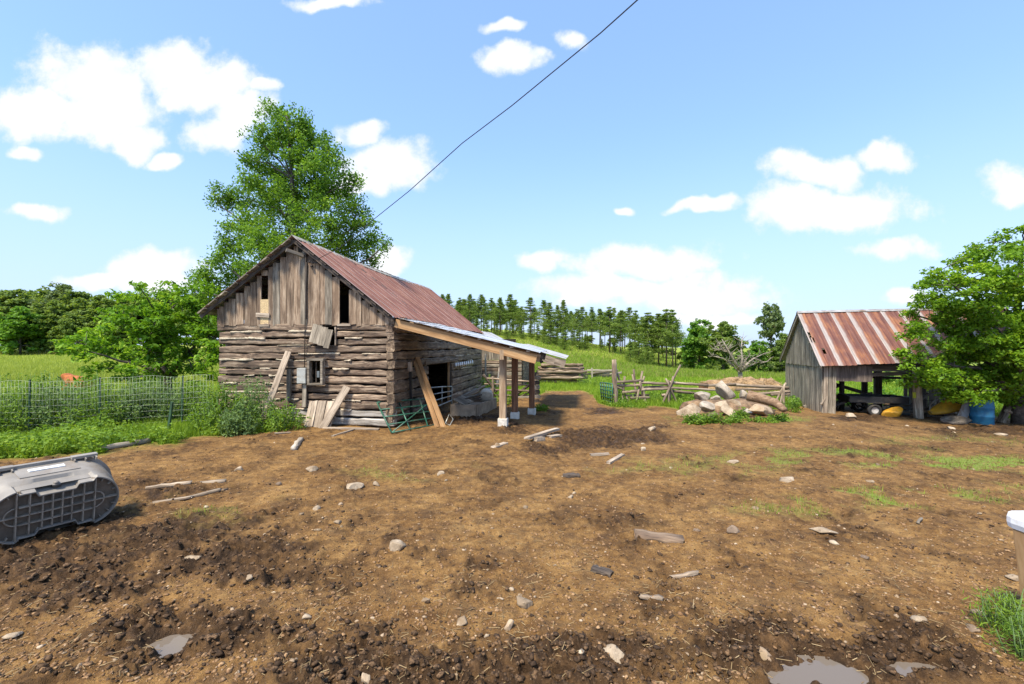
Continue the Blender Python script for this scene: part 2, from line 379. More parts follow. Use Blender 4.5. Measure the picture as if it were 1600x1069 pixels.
L_pine = leaf_mat('pine_needles', (.075,.14,.028), (.2,.29,.055), (.28,.36,.08), .4)
L_weed = leaf_mat('weed_leaf', (.065,.15,.018), (.19,.315,.038), (.31,.43,.06), .45)
L_weedg = leaf_mat('grey_green_weed', (.07,.135,.05), (.17,.265,.09), (.25,.35,.13), .4)
L_grass = leaf_mat('grass_blade', (.10,.19,.015), (.23,.35,.03), (.36,.45,.06), .4)
L_dry = leaf_mat('dry_blade', (.16,.16,.05), (.30,.29,.09), (.42,.38,.16))
L_straw = leaf_mat('straw', (.22,.14,.07), (.42,.29,.15), (.55,.42,.24), .1)

def metal_roof(name, cols, silver, strip, seam):
    """rusted ribbed sheet: u across the sheet 0..1, v metres down the slope"""
    m, t, b = mat(name); uv = t.add('ShaderNodeTexCoord').outputs['UV']; s = t.add('ShaderNodeSeparateXYZ', {0: uv}); u, v = s.outputs[0], s.outputs[1]
    r = t.add('ShaderNodeObjectInfo').outputs['Random']
    off = t.add('ShaderNodeCombineXYZ', {0: t.math('MULTIPLY', r, 31.0), 1: t.math('MULTIPLY', r, 17.0), 2: 0.0}).outputs[0]
    p = t.vec('ADD', uv, off)
    st = t.noise(t.vec('MULTIPLY', p, (9, .7, 1)), 1.0, 5, .6); bl = t.noise(t.vec('MULTIPLY', p, (2.2, 1.4, 1)), 1.0, 6, .65); fi = t.noise(t.vec('MULTIPLY', p, (60, 25, 1)), 1.0, 3, .6)
    f = t.math('ADD', t.math('ADD', t.math('MULTIPLY', st, .55), t.math('MULTIPLY', bl, .5)), t.math('MULTIPLY', t.math('SUBTRACT', fi, .5), .22))
    f = t.math('ADD', f, t.math('MULTIPLY', t.math('SUBTRACT', u, .5), -.12))
    c = t.ramp(f, [(.36, cols[0]), (.5, cols[1]), (.62, cols[2]), (.74, cols[3])])
    e = t.math('ADD', u, t.math('MULTIPLY', t.math('SUBTRACT', st, .5), .16))
    sm = t.smooth(t.math('ADD', e, t.math('MULTIPLY', t.math('SUBTRACT', bl, .5), .22)), strip+.09, strip-.09)
    sc = t.mix(t.smooth(bl, .45, .7), silver, [q*.75 for q in silver])
    c = t.mix(t.math('MULTIPLY', sm, seam), c, sc)
    t.l.new(c, b.inputs['Base Color']); b.inputs['Roughness'].default_value = .62
    t.l.new(t.math('MULTIPLY', sm, .35), b.inputs['Metallic'])
    bp = t.add('ShaderNodeBump', {'Strength': .25, 'Distance': .01, 'Height': fi}); t.l.new(bp.outputs[0], b.inputs['Normal']); return m
M_roofred = metal_roof('rusty_red_roof', [(.10,.038,.024),(.18,.075,.05),(.26,.125,.085),(.36,.21,.15)], (.5,.36,.29), .13, .85)
M_roofshed = metal_roof('rust_striped_roof', [(.075,.024,.016),(.125,.042,.026),(.23,.088,.034),(.36,.19,.075)], (.42,.385,.355), .24, .8)
M_roofwhite = plain('pale_steel_roof', (.58,.60,.62), .4, .5, .08, 3)
M_roofgrey = plain('pale_weathered_roof', (.50,.48,.45), .5, .3, .12, 3)

# ------------------------------------------------------------------ ground
BX = [-900,-300,0,150,235,300,400,470,481,482,612,618,755,760,835,850,905,925,940,960,1060,1100,1240,1290,1440,1600,1900,2600]
BY = [735,722,720,712,699,690,675,664,658,655,650,560,560,624,622,612,612,618,630,636,640,640,638,632,632,655,660,660]
WET_SHADE = [(60,900,260,75,.8),(260,850,330,70,.75),(180,830,190,50,.65),(420,880,240,60,.75),(300,990,230,60,.85),(640,1060,300,75,1),(900,1040,240,60,1),(1290,1035,300,75,1.1),(1250,985,140,40,.7),
       (930,685,100,24,1),(860,700,60,14,.6),(720,655,85,16,.8),(800,668,40,14,.5),(945,643,45,6,.9),(1010,680,70,18,.55),(760,885,60,16,.5),(1330,700,140,12,.45),  # mud and dung, plus the lean-to's shadow painted as dark ground
       (1540,672,120,12,.9),(1360,652,90,6,.7),(150,800,120,26,.5),(230,760,110,20,.35),(1500,1000,80,40,.2),(560,1000,160,45,.5)]  # first ellipse paints the maple's cast shadow into the soil colour
GRS = [(1480,722,230,13,1.5),(1420,778,230,18,1.3),(1300,716,240,20,.75),(1080,730,200,24,.3),(640,735,130,22,.32),(1250,790,150,22,.38),(1560,960,60,40,.5),(1480,690,150,14,.35),(300,790,170,40,.22),(1230,655,50,10,.9),(1080,655,60,12,.7),(1590,760,80,30,.5)]
def masks(x, y, z):
    yy = np.maximum(y, .6); px = 800+F*x/yy; py = HZ+F*(CH-z)/yy
    edge = np.interp(px, BX, BY)
    d = (edge-py)/np.maximum(py-HZ, 6)*3.2                         # roughly proportional to distance past the edge
    n = fbm(x*1.1, y*1.1, 4, 2)-.5
    g = sstep(-.10, .16, d+n*.55); g = np.where(y < 1.2, 0, g)
    wet_shade = np.zeros_like(x)
    for (a, b, rx, ry, k) in WET_SHADE:
        q = 1-np.sqrt(((px-a)/rx)**2+((py-b)/ry)**2); wet_shade = np.maximum(wet_shade, k*np.clip(q*1.6, -1, 1))
    wet_shade = sstep(.03, .75, wet_shade+(fbm(x*1.9, y*1.9, 6, 5, .62)-.5)*2.0)
    for (a, b, rx, ry) in PUD: wet_shade = np.maximum(wet_shade, sstep(3.2, 1.3, np.hypot((x-a)/rx, (y-b)/ry)+(fbm(x*6, y*6, 3, 17)-.5)*1.6))
    tuft = np.zeros_like(x)
    for (a, b, rx, ry, k) in GRS:
        q = 1-np.sqrt(((px-a)/rx)**2+((py-b)/ry)**2); tuft = np.maximum(tuft, k*np.clip(q*1.8, 0, 1))
    tuft = tuft*sstep(.42, .62, fbm(x*1.9, y*1.9, 5, 9))
    return g, wet_shade*(1-g), tuft*(1-g)
def relief(x, y, g, wet_shade):
    r = np.hypot(x, y); fade = sstep(60, 12, r)
    big = (fbm(x*.45, y*.45, 3, 21)-.5)*.12
    med = (fbm(x*2.2, y*2.2, 4, 11)-.5)*.075
    cl = fbm(x*6.5, y*6.5, 4, 31, .55); clod = (np.abs(cl-.5)*-2+.35)
    hoof = sstep(.62, .74, vnoise(x*5.2, y*5.2, 41))*-.035
    fine = (fbm(x*22, y*22, 3, 51)-.5)*.016
    dz = big+med*(.55+.8*wet_shade)+clod*(.016+.065*wet_shade)+hoof*(.3+wet_shade)+fine*(.8+.8*wet_shade)
    rg = 1-2*np.abs(fbm(x*9, y*9, 3, 61)-.5); churn = (rg**2-.6)*.075*wet_shade+(fbm(x*15, y*15, 3, 71)-.5)*(.02+.055*wet_shade)
    dz = dz+churn
    dz = dz*(1-.6*g)*fade
    for (a, b, rx, ry) in PUD:
        q = np.sqrt(((x-a)/rx)**2+((y-b)/ry)**2)+(fbm(x*7, y*7, 3, 91)-.5)*1.1; dz = dz*sstep(.5, 1.7, q)-.05*sstep(1.45, .55, q)
    return dz
def build_ground():
    r = np.concatenate([np.geomspace(.7, 14, 520)[:-1], np.geomspace(14, 900, 210)]); a = np.linspace(R(-72), R(72), 740)
    rr, aa = np.meshgrid(r, a, indexing='ij'); x = (rr*np.sin(aa)).ravel(); y = (rr*np.cos(aa)).ravel()
    z = terrain(x, y); g, wet_shade, tuft = masks(x, y, z); z = z+relief(x, y, g, wet_shade)
    nr, na = rr.shape; i = np.arange(nr-1)[:,None]*na+np.arange(na-1)[None,:]
    f = np.stack([i, i+na, i+na+1, i+1], -1).reshape(-1, 4)[:, ::-1]
    m, t, b = mat('yard_ground'); pos = t.add('ShaderNodeNewGeometry').outputs['Position']
    at = lambda k: t.add('ShaderNodeAttribute', attribute_name=k).outputs['Fac']
    G_, W_, T_ = at('grass'), at('wet_shade'), at('tuft')
    nb = t.noise(pos, 1.3, 5, .6); nm = t.noise(pos, 9, 6, .68); nf = t.noise(pos, 55, 4, .7); ns = t.noise(pos, 150, 2, .6); nv = t.noise(pos, 3.4, 5, .65)
    f1 = t.math('ADD', t.math('MULTIPLY', nm, .55), t.math('MULTIPLY', nb, .45))
    dry = t.ramp(f1, [(.36, (.072,.034,.011)), (.46, (.16,.083,.027)), (.55, (.25,.138,.046)), (.68, (.375,.228,.085))])
    dry = t.mix(t.math('MULTIPLY', t.smooth(nf, .52, .66), .75), dry, (.06,.036,.02))
    dry = t.mix(t.math('MULTIPLY', t.smooth(nf, .42, .3), .5), dry, (.42,.27,.12))
    dry = t.mix(t.math('MULTIPLY', t.smooth(ns, .64, .74), .55), dry, (.46,.36,.22))
    dry = t.mix(t.math('MULTIPLY', t.smooth(nv, .48, .62), .5), dry, (.09,.054,.028))
    wet_shade_c = t.ramp(nm, [(.3, (.02,.011,.005)), (.5, (.052,.028,.012)), (.66, (.125,.068,.028)), (.78, (.23,.135,.058))])
    wet_shade_c = t.mix(t.math('MULTIPLY', t.smooth(nf, .56, .7), .5), wet_shade_c, (.2,.135,.082))
    dirt = t.mix(W_, dry, wet_shade_c)
    gl = t.noise(pos, .12, 5, .6); gm = t.noise(pos, 2.6, 6, .7)
    gr = t.ramp(t.math('ADD', t.math('MULTIPLY', gl, .6), t.math('MULTIPLY', gm, .4)), [(.34, (.10,.16,.018)), (.48, (.20,.26,.03)), (.6, (.31,.34,.05)), (.72, (.40,.37,.11))])
    gr = t.mix(t.math('MULTIPLY', t.smooth(t.noise(pos, 24, 4, .7), .5, .66), .35), gr, (.08,.13,.018))
    gr = t.mix(t.math('MULTIPLY', t.smooth(t.noise(pos, .5, 5, .7), .56, .68), .4), gr, (.10,.16,.02))
    dirt = t.mix(t.math('MULTIPLY', T_, t.smooth(nm, .38, .56)), dirt, (.17,.215,.04))
    c = t.mix(G_, dirt, gr)
    t.l.new(c, b.inputs['Base Color'])
    ro = t.math('SUBTRACT', .95, t.math('MULTIPLY', W_, t.smooth(nv, .6, .36, .0, .42)))
    t.l.new(ro, b.inputs['Roughness']); b.inputs['Specular IOR Level'].default_value = .18
    h = t.math('ADD', t.math('MULTIPLY', nf, .6), t.math('ADD', nm, t.math('MULTIPLY', ns, .25)))
    bp = t.add('ShaderNodeBump', {'Strength': .85, 'Distance': .035, 'Height': h}); t.l.new(bp.outputs[0], b.inputs['Normal'])
    me = fast_mesh('ground', np.stack([x, y, z], 1), f, m, True)
    for k, v in (('grass', g), ('wet_shade', wet_shade), ('tuft', tuft)):
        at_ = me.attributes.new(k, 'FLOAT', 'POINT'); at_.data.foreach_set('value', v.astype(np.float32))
    o = mk('ground', None, None, m, mesh=me); o['kind'] = 'structure'
    return o
build_ground()
def gsurf(x, y):
    x = np.asarray(x, float); y = np.asarray(y, float); z = terrain(x, y); g, w, t_ = masks(x, y, z); return z+relief(x, y, g, w), g, w, t_
def gs(p, sink=0.0):
    return Vector((p[0], p[1], float(gsurf(np.array([p[0]]), np.array([p[1]]))[0][0])-sink))
def Gs(px, py, sink=0.0): return gs(G(px, py), sink)
m, t, b = mat('puddle_water')
b.inputs['Base Color'].default_value = (.15,.122,.095,1); b.inputs['Roughness'].default_value = .04; b.inputs['IOR'].default_value = 1.33
b.inputs['Specular IOR Level'].default_value = .7
for k, (a, bb, rx, ry) in enumerate(PUD):
    n = 28; w = np.linspace(0, 2*math.pi, n, endpoint=False); q = 1.25
    v = [(math.cos(i)*rx*q, math.sin(i)*ry*q, 0) for i in w]
    o = mk('puddle', v, [tuple(range(n))], m, M=Matrix.Translation((a, bb, gz(a, bb)-.028))); o['kind'] = 'structure'

# ------------------------------------------------------------------ log barn
TH = R(8.7)
C0 = Vector((-3.03, 11.66, 0)); Uf = Vector((-math.cos(TH), math.sin(TH), 0)); Sb = Vector((math.sin(TH), math.cos(TH), 0))
def hit(px, py, p0, n):
    d = Vector(((px-800)/F, 1, (HZ-py)/F)); o = Vector((0,0,CH)); k = (p0-o).dot(n)/d.dot(n); return o+d*k
def FW(px, py, off=0.0): return hit(px, py, C0-Sb*off, Sb)                 # on the front wall plane, off metres proud
def SW(px, py, off=0.0): return hit(px, py, C0-Uf*off, Uf)                 # on the side wall plane
def ft(px): return (FW(px, 560)-C0).dot(Uf)
def fz(py, px=480): return FW(px, py).z
def fp(tt, z, off=0.0): return C0+Uf*tt-Sb*off+Vector((0,0,z))
def sp(ss, z, off=0.0): return C0+Sb*ss-Uf*off+Vector((0,0,z))
WID, LEN = 5.03, 10.3
barn = thing('log_barn', C0+Uf*WID/2, 'weathered square log barn with rusty red metal gable roof and plank gable', 'barn')
def lay_logs(pt, total, rows, openings, mlist, thick, name='wall_log', extra0=.0, extra1=.0, shift=0.0):
    for (z0, z1, mi) in rows:
        zc = (z0+z1)/2
        cuts = [(a, b) for (a, b, c, d) in openings if c < zc < d]
        segs = []; cur = -extra0
        for (a, b) in sorted(cuts):
            if a-cur > .05: segs.append((cur, a))
            cur = b
        if total+extra1-cur > .05: segs.append((cur, total+extra1))
        for (a, b) in segs:
            off = random.uniform(-.012, .025)
            beam(name, pt(a, zc+random.uniform(-.012,.012), off-thick/2), pt(b, zc+random.uniform(-.02,.02), off-thick/2), thick, (z1-z0)*1.02, mlist[mi], barn, kind='log', seg=max(4, int((b-a)*5)), jit=.13, ragged=.02, smooth=False)
def rowset(z0, z1, n, gap, mi):
    w = [random.uniform(.75, 1.25) for _ in range(n)]; tot = sum(w); out = []; z = z0
    for i, q in enumerate(w):
        h = (z1-z0)*q/tot; out.append((z+gap/2, z+h-gap/2, mi(i))); z += h
    return out
wz = 2.70
frows = rowset(.02, wz, 13, .03, lambda i: 2 if i < 2 else 0)
win = (ft(506), ft(483), fz(598), fz(563)); hatch = (ft(524), ft(503), fz(541), fz(507))
lay_logs(fp, WID, frows, [win, hatch], [M_log, M_logbrown, M_sill], .2)
dS0, dS1 = (SW(669, 600)-C0).dot(Sb), (SW(707, 600)-C0).dot(Sb)
door_top = SW(690, 567).z
srowsA = rowset(.1, wz-.02, 10, .022, lambda i: 1 if 0 < i < 8 else 0)
lay_logs(sp, LEN, srowsA, [(dS0, dS1, -1, door_top)], [M_log, M_logbrown, M_sill], .2, extra0=.03)
# chinking strips left in the joints of both walls
for i in range(len(frows)-1):
    zj = (frows[i][1]+frows[i+1][0])/2
    for k in range(random.choice((2,3,4,5))):
        a = random.uniform(.1, WID-.8) if random.random() < .7 else random.uniform(WID*.55, WID-.5); L = random.choice((random.uniform(.12,.5), random.uniform(.4,1.5)))
        if any(o[0] < a+L and a < o[1] and o[2] < zj < o[3] for o in (win, hatch)): continue
        L = min(L, WID-.06-a)
        beam('chinking', fp(a, zj, -.015), fp(a+L, zj+random.uniform(-.012,.012), -.015), .09, random.uniform(.02,.055), M_chink, barn, kind='log', seg=5, jit=.35, ragged=.03, smooth=True)
for i in range(3, len(srowsA)-1):
    zj = (srowsA[i][1]+srowsA[i+1][0])/2
    for k in range(2):
        a = random.uniform(dS1+.1, LEN-1.8); L = random.uniform(.4, 1.5)
        beam('chinking', sp(a, zj, -.03), sp(min(a+L, LEN-.1), zj, -.03), .09, random.uniform(.025,.045), M_chink, barn, kind='log', seg=5, jit=.35, ragged=.03, smooth=True)
# near-black lining added against light leaking through the joints, far walls, corner boards
def slab(name, a, b, z0, z1, th, mt): beam(name, a+Vector((0,0,(z0+z1)/2)), b+Vector((0,0,(z0+z1)/2)), th, z1-z0, mt, barn)
wl, wr_ = win, hatch
inn = Sb*.24
slab('dark_lining', C0+inn+Uf*.12, C0+inn+Uf*hatch[0], .05, wz, .03, M_void)
slab('dark_lining', C0+inn+Uf*hatch[0], C0+inn+Uf*win[1], .05, win[2], .03, M_void)
slab('dark_lining', C0+inn+Uf*win[1], C0+inn+Uf*(WID-.1), .05, wz, .03, M_void)
slab('dark_lining', C0+Uf*.24+Sb*.3, C0+Uf*.24+Sb*dS0, .05, wz, .03, M_void)
slab('dark_lining', C0+Uf*.24+Sb*dS1, C0+Uf*.24+Sb*(LEN-.1), .05, wz, .03, M_void)
slab('back_wall', C0+Sb*LEN, C0+Sb*LEN+Uf*WID, .0, wz, .2, M_log)
slab('left_wall', C0+Uf*(WID-.1)+Sb*.22, C0+Uf*(WID-.1)+Sb*(LEN-.1), .0, wz, .18, M_log)
box('loft_floor', C0+Uf*WID/2+Sb*LEN/2+Vector((0,0,2.62)), (WID-.4, LEN-.5, .04), M_darkw, barn, rz=-TH)
beam('door_lintel', sp(dS0-.35, door_top+.06, -.05), sp(dS1+.6, door_top+.05, -.05), .2, .13, M_logbrown, barn, kind='log', seg=6, jit=.1)
beam('door_jamb', sp(dS0-.05, .05, -.1), sp(dS0-.05, door_top, -.1), .18, .1, M_logbrown, barn, kind='rect', up=Uf)
beam('door_jamb', sp(dS1-.12, .05, -.12), sp(dS1-.12, door_top, -.12), .07, .06, M_new, barn, kind='rect', up=Uf)
beam('door_jamb', sp(dS1+.04, .05, -.1), sp(dS1+.04, door_top, -.1), .18, .1, M_darkw, barn, kind='rect', up=Uf)
beam('door_track_post', SW(641,566,.06), SW(643,655,.06), .05, .06, M_iron, barn, up=Uf)
beam('corner_block', SW(640,566,.07), SW(641,580,.07), .1, .1, M_plank, barn, up=Uf)
# gable boards
APX = FW(464, 376, .05); RKL = FW(319, 494, .05); RKR = FW(618, 499, .05)
tA, zA = (APX-C0).dot(Uf), APX.z; tL, zL = (RKL-C0).dot(Uf), RKL.z; tR, zR = (RKR-C0).dot(Uf), RKR.z
def rake(tt): return zA+(zL-zA)*(tt-tA)/(tL-tA) if tt > tA else zA+(zR-zA)*(tt-tA)/(tR-tA)
lo1 = (ft(419), ft(409), 2.66, fz(431,414)); lo2 = (ft(545.5), ft(531.5), 2.66, fz(430,538))
tt = -.02; zb = 2.66
while tt < WID+.02:
    w = random.uniform(.13, .235); w = min(w, WID+.04-tt)
    for o in (lo1, lo2):
        if tt < o[0] < tt+w: w = o[0]-tt
        if abs(tt-o[0]) < 1e-6: w = -1; tt = o[1]; break
    if w < 0: continue
    if w < .03: tt += w; continue
    a, b_ = tt+.004, tt+w-.004; off = random.uniform(.0, .02); d = .025; bot = zb-random.uniform(0,.06)
    mid = (a+b_)/2; zt = min(rake(a), rake(b_))-.06
    if zt-bot > .06:
        o = beam('gable_board', fp(mid, bot, off), fp(mid, zt, off), d, b_-a, M_board if random.random() > .12 else M_grey, barn, up=Uf, kind='plain', seg=3, jit=.04, ragged=.02)
    tt += w
for (o, c) in ((lo1, 1), (lo2, 0)):
    mid = (o[0]+o[1])/2; w = o[1]-o[0]; zt = rake(mid)-.07
    if zt-o[3] > .1: beam('gable_board', fp(mid, o[3], .005), fp(mid, zt, .005), .025, w-.01, M_board, barn, up=Uf)
    beam('opening_sill', fp(o[0]-.06, o[2]-.02, .03), fp(o[1]+.06, o[2]-.02, .03), .04, .06, M_plank, barn)
beam('opening_patch', fp((lo1[0]+lo1[1])/2, lo1[2], .012), fp((lo1[0]+lo1[1])/2, fz(468,414), .012), .018, lo1[1]-lo1[0]+.05, M_osb, barn, up=Uf)
beam('opening_patch', FW(400,492,.05), FW(421,493,.05), .025, .11, M_plank, barn)
box('loft_backing', C0+Uf*(WID/2+.15)+Sb*1.6+Vector((0,0,3.15)), (WID-2.2, .03, .9), M_void, barn, rz=-TH)  # near-black sheet painting the darkness of the loft openings
beam('batten', FW(478,389,.05), FW(478,499,.05), .03, .03, M_darkw, barn, up=Uf)
gb_ = [fp(0,wz)+Sb*LEN, fp(WID,wz)+Sb*LEN, fp(WID,rake(WID)-.1)+Sb*LEN, fp(tA,zA-.15)+Sb*LEN, fp(0,rake(0)-.1)+Sb*LEN]
wmk('back_gable', gb_+[q+Sb*.03 for q in gb_], [(0,1,2,3,4),(9,8,7,6,5)]+[(i,(i+1)%5,5+(i+1)%5,5+i) for i in range(5)], M_board, barn)
# roof: two slopes of ribbed sheets, ridge cap, rafter tails
OV = .22; LB = LEN+.25; sag = .17
def roof_sheets(n, A, B, C, D, mt, parent, name='roof_panel', nv=7, ribs=2, amp=.022, sagf=None, jag=0.03, skip=()):
    """A ridge front, B ridge back, C eave back, D eave front"""
    nrm = (B-A).cross(D-A).normalized(); nrm = nrm if nrm.z > 0 else -nrm; L = (D-A).length
    for i in range(n):
        u0, u1 = i/n, (i+1)/n; cols_ = 4*ribs; v = []; uv = []; f = []
        lift = random.uniform(0, .012)+.006*(i % 2); ext = random.uniform(-jag, jag)
        for a in range(cols_+1):
            uu = u0+(u1-u0)*(a/cols_)*1.015; ph = a % 4; hgt = amp if ph == 1 else amp*.0
            if a == 0 or a == cols_: hgt = amp*1.15
            for bq in range(nv+1):
                vv = bq/nv*(1+ext/L) if bq == nv else bq/nv
                p = (A*(1-uu)+B*uu)*(1-vv)+(D*(1-uu)+C*uu)*vv+nrm*(hgt+lift+random.uniform(-.004,.004))
                if sagf: p = p+Vector((0,0,sagf(uu,vv)))
                v.append(p); uv.append((a/cols_, vv*L))
        for a in range(cols_):
            for bq in range(nv):
                if (i, a, bq) in skip: continue
                q = a*(nv+1)+bq; f.append((q, q+1, q+nv+2, q+nv+1))
        o = wmk(name, v, f, mt, parent, origin=(A*(1-(u0+u1)/2)+B*(u0+u1)/2), uv=uv)
        sm = o.modifiers.new('thick', 'SOLIDIFY'); sm.thickness = .004
back = Sb*(LB+OV)
rA = APX-Sb*OV+Vector((0,0,.05)); rR = RKR-Sb*OV+Vector((0,0,.05)); rL = RKL-Sb*OV+Vector((0,0,.05))
rB = rA+back+Vector((0,0,-.03)); rRb = rR+back+Vector((0,0,-sag)); rLb = rL+back
roof_sheets(24, rA, rB, rRb, rR, M_roofred, barn, sagf=lambda u, v: -.07*math.sin(math.pi*u)*(1-v)+.02*math.sin(9*u))
roof_sheets(14, rA+Vector((0,0,-.01)), rB+Vector((0,0,-.01)), rLb, rL, M_roofred, barn)
vr = []; fr = []
for i in range(25):
    c = rA*(1-i/24)+rB*(i/24)+Vector((0,0,.03-.07*math.sin(math.pi*i/24)+random.uniform(-.012,.012))); dR = (rR-rA).normalized(); dL = (rL-rA).normalized()
    vr += [c+dL*.14, c+Vector((0,0,.02)), c+dR*.14]
for i in range(24):
    for k in range(2): fr.append((i*3+k, (i+1)*3+k, (i+1)*3+k+1, i*3+k+1))
o = wmk('ridge_cap', vr, fr, plain('ridge_flashing', (.40,.37,.31), .6, .2, .2, 4, dirt=(.25,.2,.12)), barn, origin=rA); o.modifiers.new('thick','SOLIDIFY').thickness = .006
for (e0, e1) in ((rA, rR), (rA, rL)):
    beam('rake_board', e0+Sb*.1+Vector((0,0,-.08)), e1+Sb*.1+Vector((0,0,-.08)), .03, .1, M_darkw, barn, kind='plain', seg=4, jit=.03)
for k in range(9):                                          # sheathing board ends showing along the left rake
    q = (k+.5)/9; c = rA*(1-q)+rL*q+Vector((0,0,-.035)); beam('sheathing_board', c-Sb*.06+Vector((0,0,random.uniform(-.01,.01))), c+Sb*3.0, .03, .24, M_grey, barn, up=(rL-rA).normalized().cross(Sb).cross(Sb))
for k in range(8):
    q = (k+.5)/8; c = rA*(1-q)+rR*q+Vector((0,0,-.035)); beam('sheathing_board', c+Sb*.03, c+Sb*3.0, .03, .2, M_darkw, barn, up=(rR-rA).normalized().cross(Sb).cross(Sb))
beam('track_beam', FW(447,391,.35), FW(474,400,.05), .09, .09, M_grey, barn, kind='rect', jit=.05)
box('dark_gap_panel', FW(469,388,.03), (.1,.02,.22), M_void, barn, rz=-TH)  # solid near-black box painting the dark of a gap
# front wall fittings
def wallbox(name, x0, x1, y0, y1, off, d, mt, parent=barn):
    a, b2 = FW(x0,y0,off), FW(x1,y1,off); c = (a+b2)/2; return box(name, c, ((a-b2).xy.length, d, abs(a.z-b2.z)), mt, parent, rz=-TH, bev=.008)
wf = wallbox('window_frame', 482, 485.5, 561, 601, .1, .14, M_grey)
for q in ((502.5,506,561,601),(482,506,598.5,602),(480.5,507.5,560,563.5)): wallbox('window_frame', *q, .1 if q[2] < 590 and q[0] > 490 else .103, .15 if q[0] < 481 else .137, M_grey)
wallbox('window_mullion', 493.5, 495, 564, 598, .02, .03, M_darkw, wf)
wallbox('meter_base', 496, 500, 580, 590, .03, .06, M_bin, wf)
eb = wallbox('electrical_box', 466.5, 480, 575, 599, .09, .16, M_box)
tube('conduit', [FW(476,575,.09), FW(476.5,520,.06), FW(477.5,470,.06), FW(479,410,.06)], .012, M_iron, barn, 6)
beam('short_post', FW(476.5,600,.06), FW(475.5,636,.06), .05, .11, M_grey, barn, up=Uf)
beam('short_post', FW(452,577,.06), FW(451,626,.06), .05, .12, M_grey, barn, up=Uf)
wallbox('hatch_stop', 523.3, 525.3, 511, 540, .03, .05, M_plank)
ibr = beam('insulator_bracket', FW(481,409,.1), FW(497,411,.1), .03, .03, M_iron, barn)
for (x, y) in ((484,409),(490,405),(487,416),(496,409)):
    tube('insulator', [FW(x,y+1.5,.1), FW(x,y-1.5,.1)], [.035,.025], M_iron, ibr, 8)
for k in range(9):
    tube('insulator', [SW(712.5+k*3.2, 573.3-k*.5, .05), SW(712.5+k*3.2, 571-k*.5, .08), SW(712.6+k*3.2, 567.5-k*.55, .07)], [.035,.045,.025], M_white, barn, 6)
for k in range(12):
    x = random.uniform(420, 600); y = random.uniform(506, 640); wallbox('wood_patch', x, x+random.uniform(2,9), y, y+1.5, .03, .02, M_plank)
# hanging shutter (swings from one hinge)
sh = thing('hanging_shutter', FW(506,524,.12), 'grey board shutter hanging askew over a hatch in the log wall', 'shutter')
ctr = FW(505, 525.5, .1); ax = (FW(524,520,.14)-FW(486,505,.08)).normalized(); dn = (FW(481,533,.15)-FW(487,507,.08)).normalized()
hs = [(-.29,.12,-.01),(-.155,.155,.0),(.01,.17,.006),(.18,.16,-.004)]
for (o_, w, oo) in hs:
    c = ctr+ax*o_; beam('shutter_board', c-dn*(.24+oo)-Sb*.02, c+dn*(.25-oo)-Sb*.04, .024, w, M_grey, sh, up=ax, seg=2, jit=.03)
beam('shutter_batten', ctr-ax*.3-dn*.15+Sb*.005, ctr+ax*.27-dn*.15+Sb*.005, .02, .06, M_board, sh, up=dn)

# ------------------------------------------------------------------ things leaning on the barn
def plank(name, p0, p1, w, th, mt, label, cat='plank', group=None, up=None, kind='plain', jit=.03):
    o = beam(name, p0, p1, w, th, mt, None, up=up or (0,0,1), seg=4, jit=jit, ragged=.015, kind=kind); return tag(o, label, cat, group)
plank('leaning_plank', Gs(404,672,.03), FW(451,549,.06), .17, .035, M_plank, 'long weathered plank leaning on the log wall among tall weeds', up=-Sb)
plank('leaning_plank', Gs(503,671,.03), FW(543,604,.06), .19, .05, M_plank, 'short plank propped against log wall across a plywood sheet', up=-Sb)
plank('leaning_timber', Gs(693,667,.02), SW(652,559,.05), .13, .05, M_new, 'longer of two orange sawn timbers leaning beside the barn door', 'timber', up=(Vector((.7,-.7,.3))))
plank('leaning_timber', Gs(687,667,.02)+Vector((-.06,.03,0)), SW(649,562,.03)+Vector((-.05,.05,-.02)), .11, .05, M_new, 'second orange sawn timber leaning flush behind the first by the barn door', 'timber', up=(Vector((.7,-.7,.3))))
pw = thing('plywood_sheet', Gs(497,662), 'old board panel leaning low against the bottom logs of the barn', 'panel')
for i, (xa, xb) in enumerate(((478,491),(491,505),(505,520))):
    a = Gs((xa+xb)/2-3, 670, .01); b2 = FW((xa+xb)/2+6, 627, .1); beam('panel_board', a, b2, .235, .03, M_plank, pw, up=-Sb, seg=2, jit=.02)
beam('panel_cleat', FW(479,655,.3), FW(512,655,.3), .03, .05, M_grey, pw)
plank('lying_board', Gs(505,671,-.01), Gs(592,671,-.02), .12, .035, M_plank, 'thin board lying along the foot of the log wall')
plank('lying_board', Gs(520,681,-.01), Gs(553,672,-.01), .06, .03, M_plank, 'short lath on the dirt beside the propped plank')

# tubular gates
def tube_gate(name, corners, nbars, mt, rad, label, posts=0, group=None, vbars=(0,1), diag=False):
    """corners: bottom-left, bottom-right, top-right, top-left (bars run left to right)"""
    bl, br, tr, tl = [Vector(c) for c in corners]; g = thing(name, bl, label, 'gate', group)
    for k in range(nbars):
        q = k/(nbars-1); tube('rail', [bl*(1-q)+tl*q, (bl*(1-q)+tl*q+br*(1-q)+tr*q)/2+Vector((0,0,random.uniform(-.01,.01))), br*(1-q)+tr*q], rad, mt, g, 6)
    for q in vbars: tube('upright', [bl*(1-q)+br*q, tl*(1-q)+tr*q], rad*1.05, mt, g, 6)
    if diag: tube('brace', [bl, tr], rad*.9, mt, g, 6)
    return g
gA, gB = Gs(612,677,-.02), Gs(688,662,-.02)
tube_gate('fallen_gate', [gA, gB, gB+Vector((-.25,.6,.62)), FW(589,629,.05)], 5, M_green, .019, 'bent green tubular gate tipped back against the barn corner', vbars=(0,.35,.72,1), diag=True)
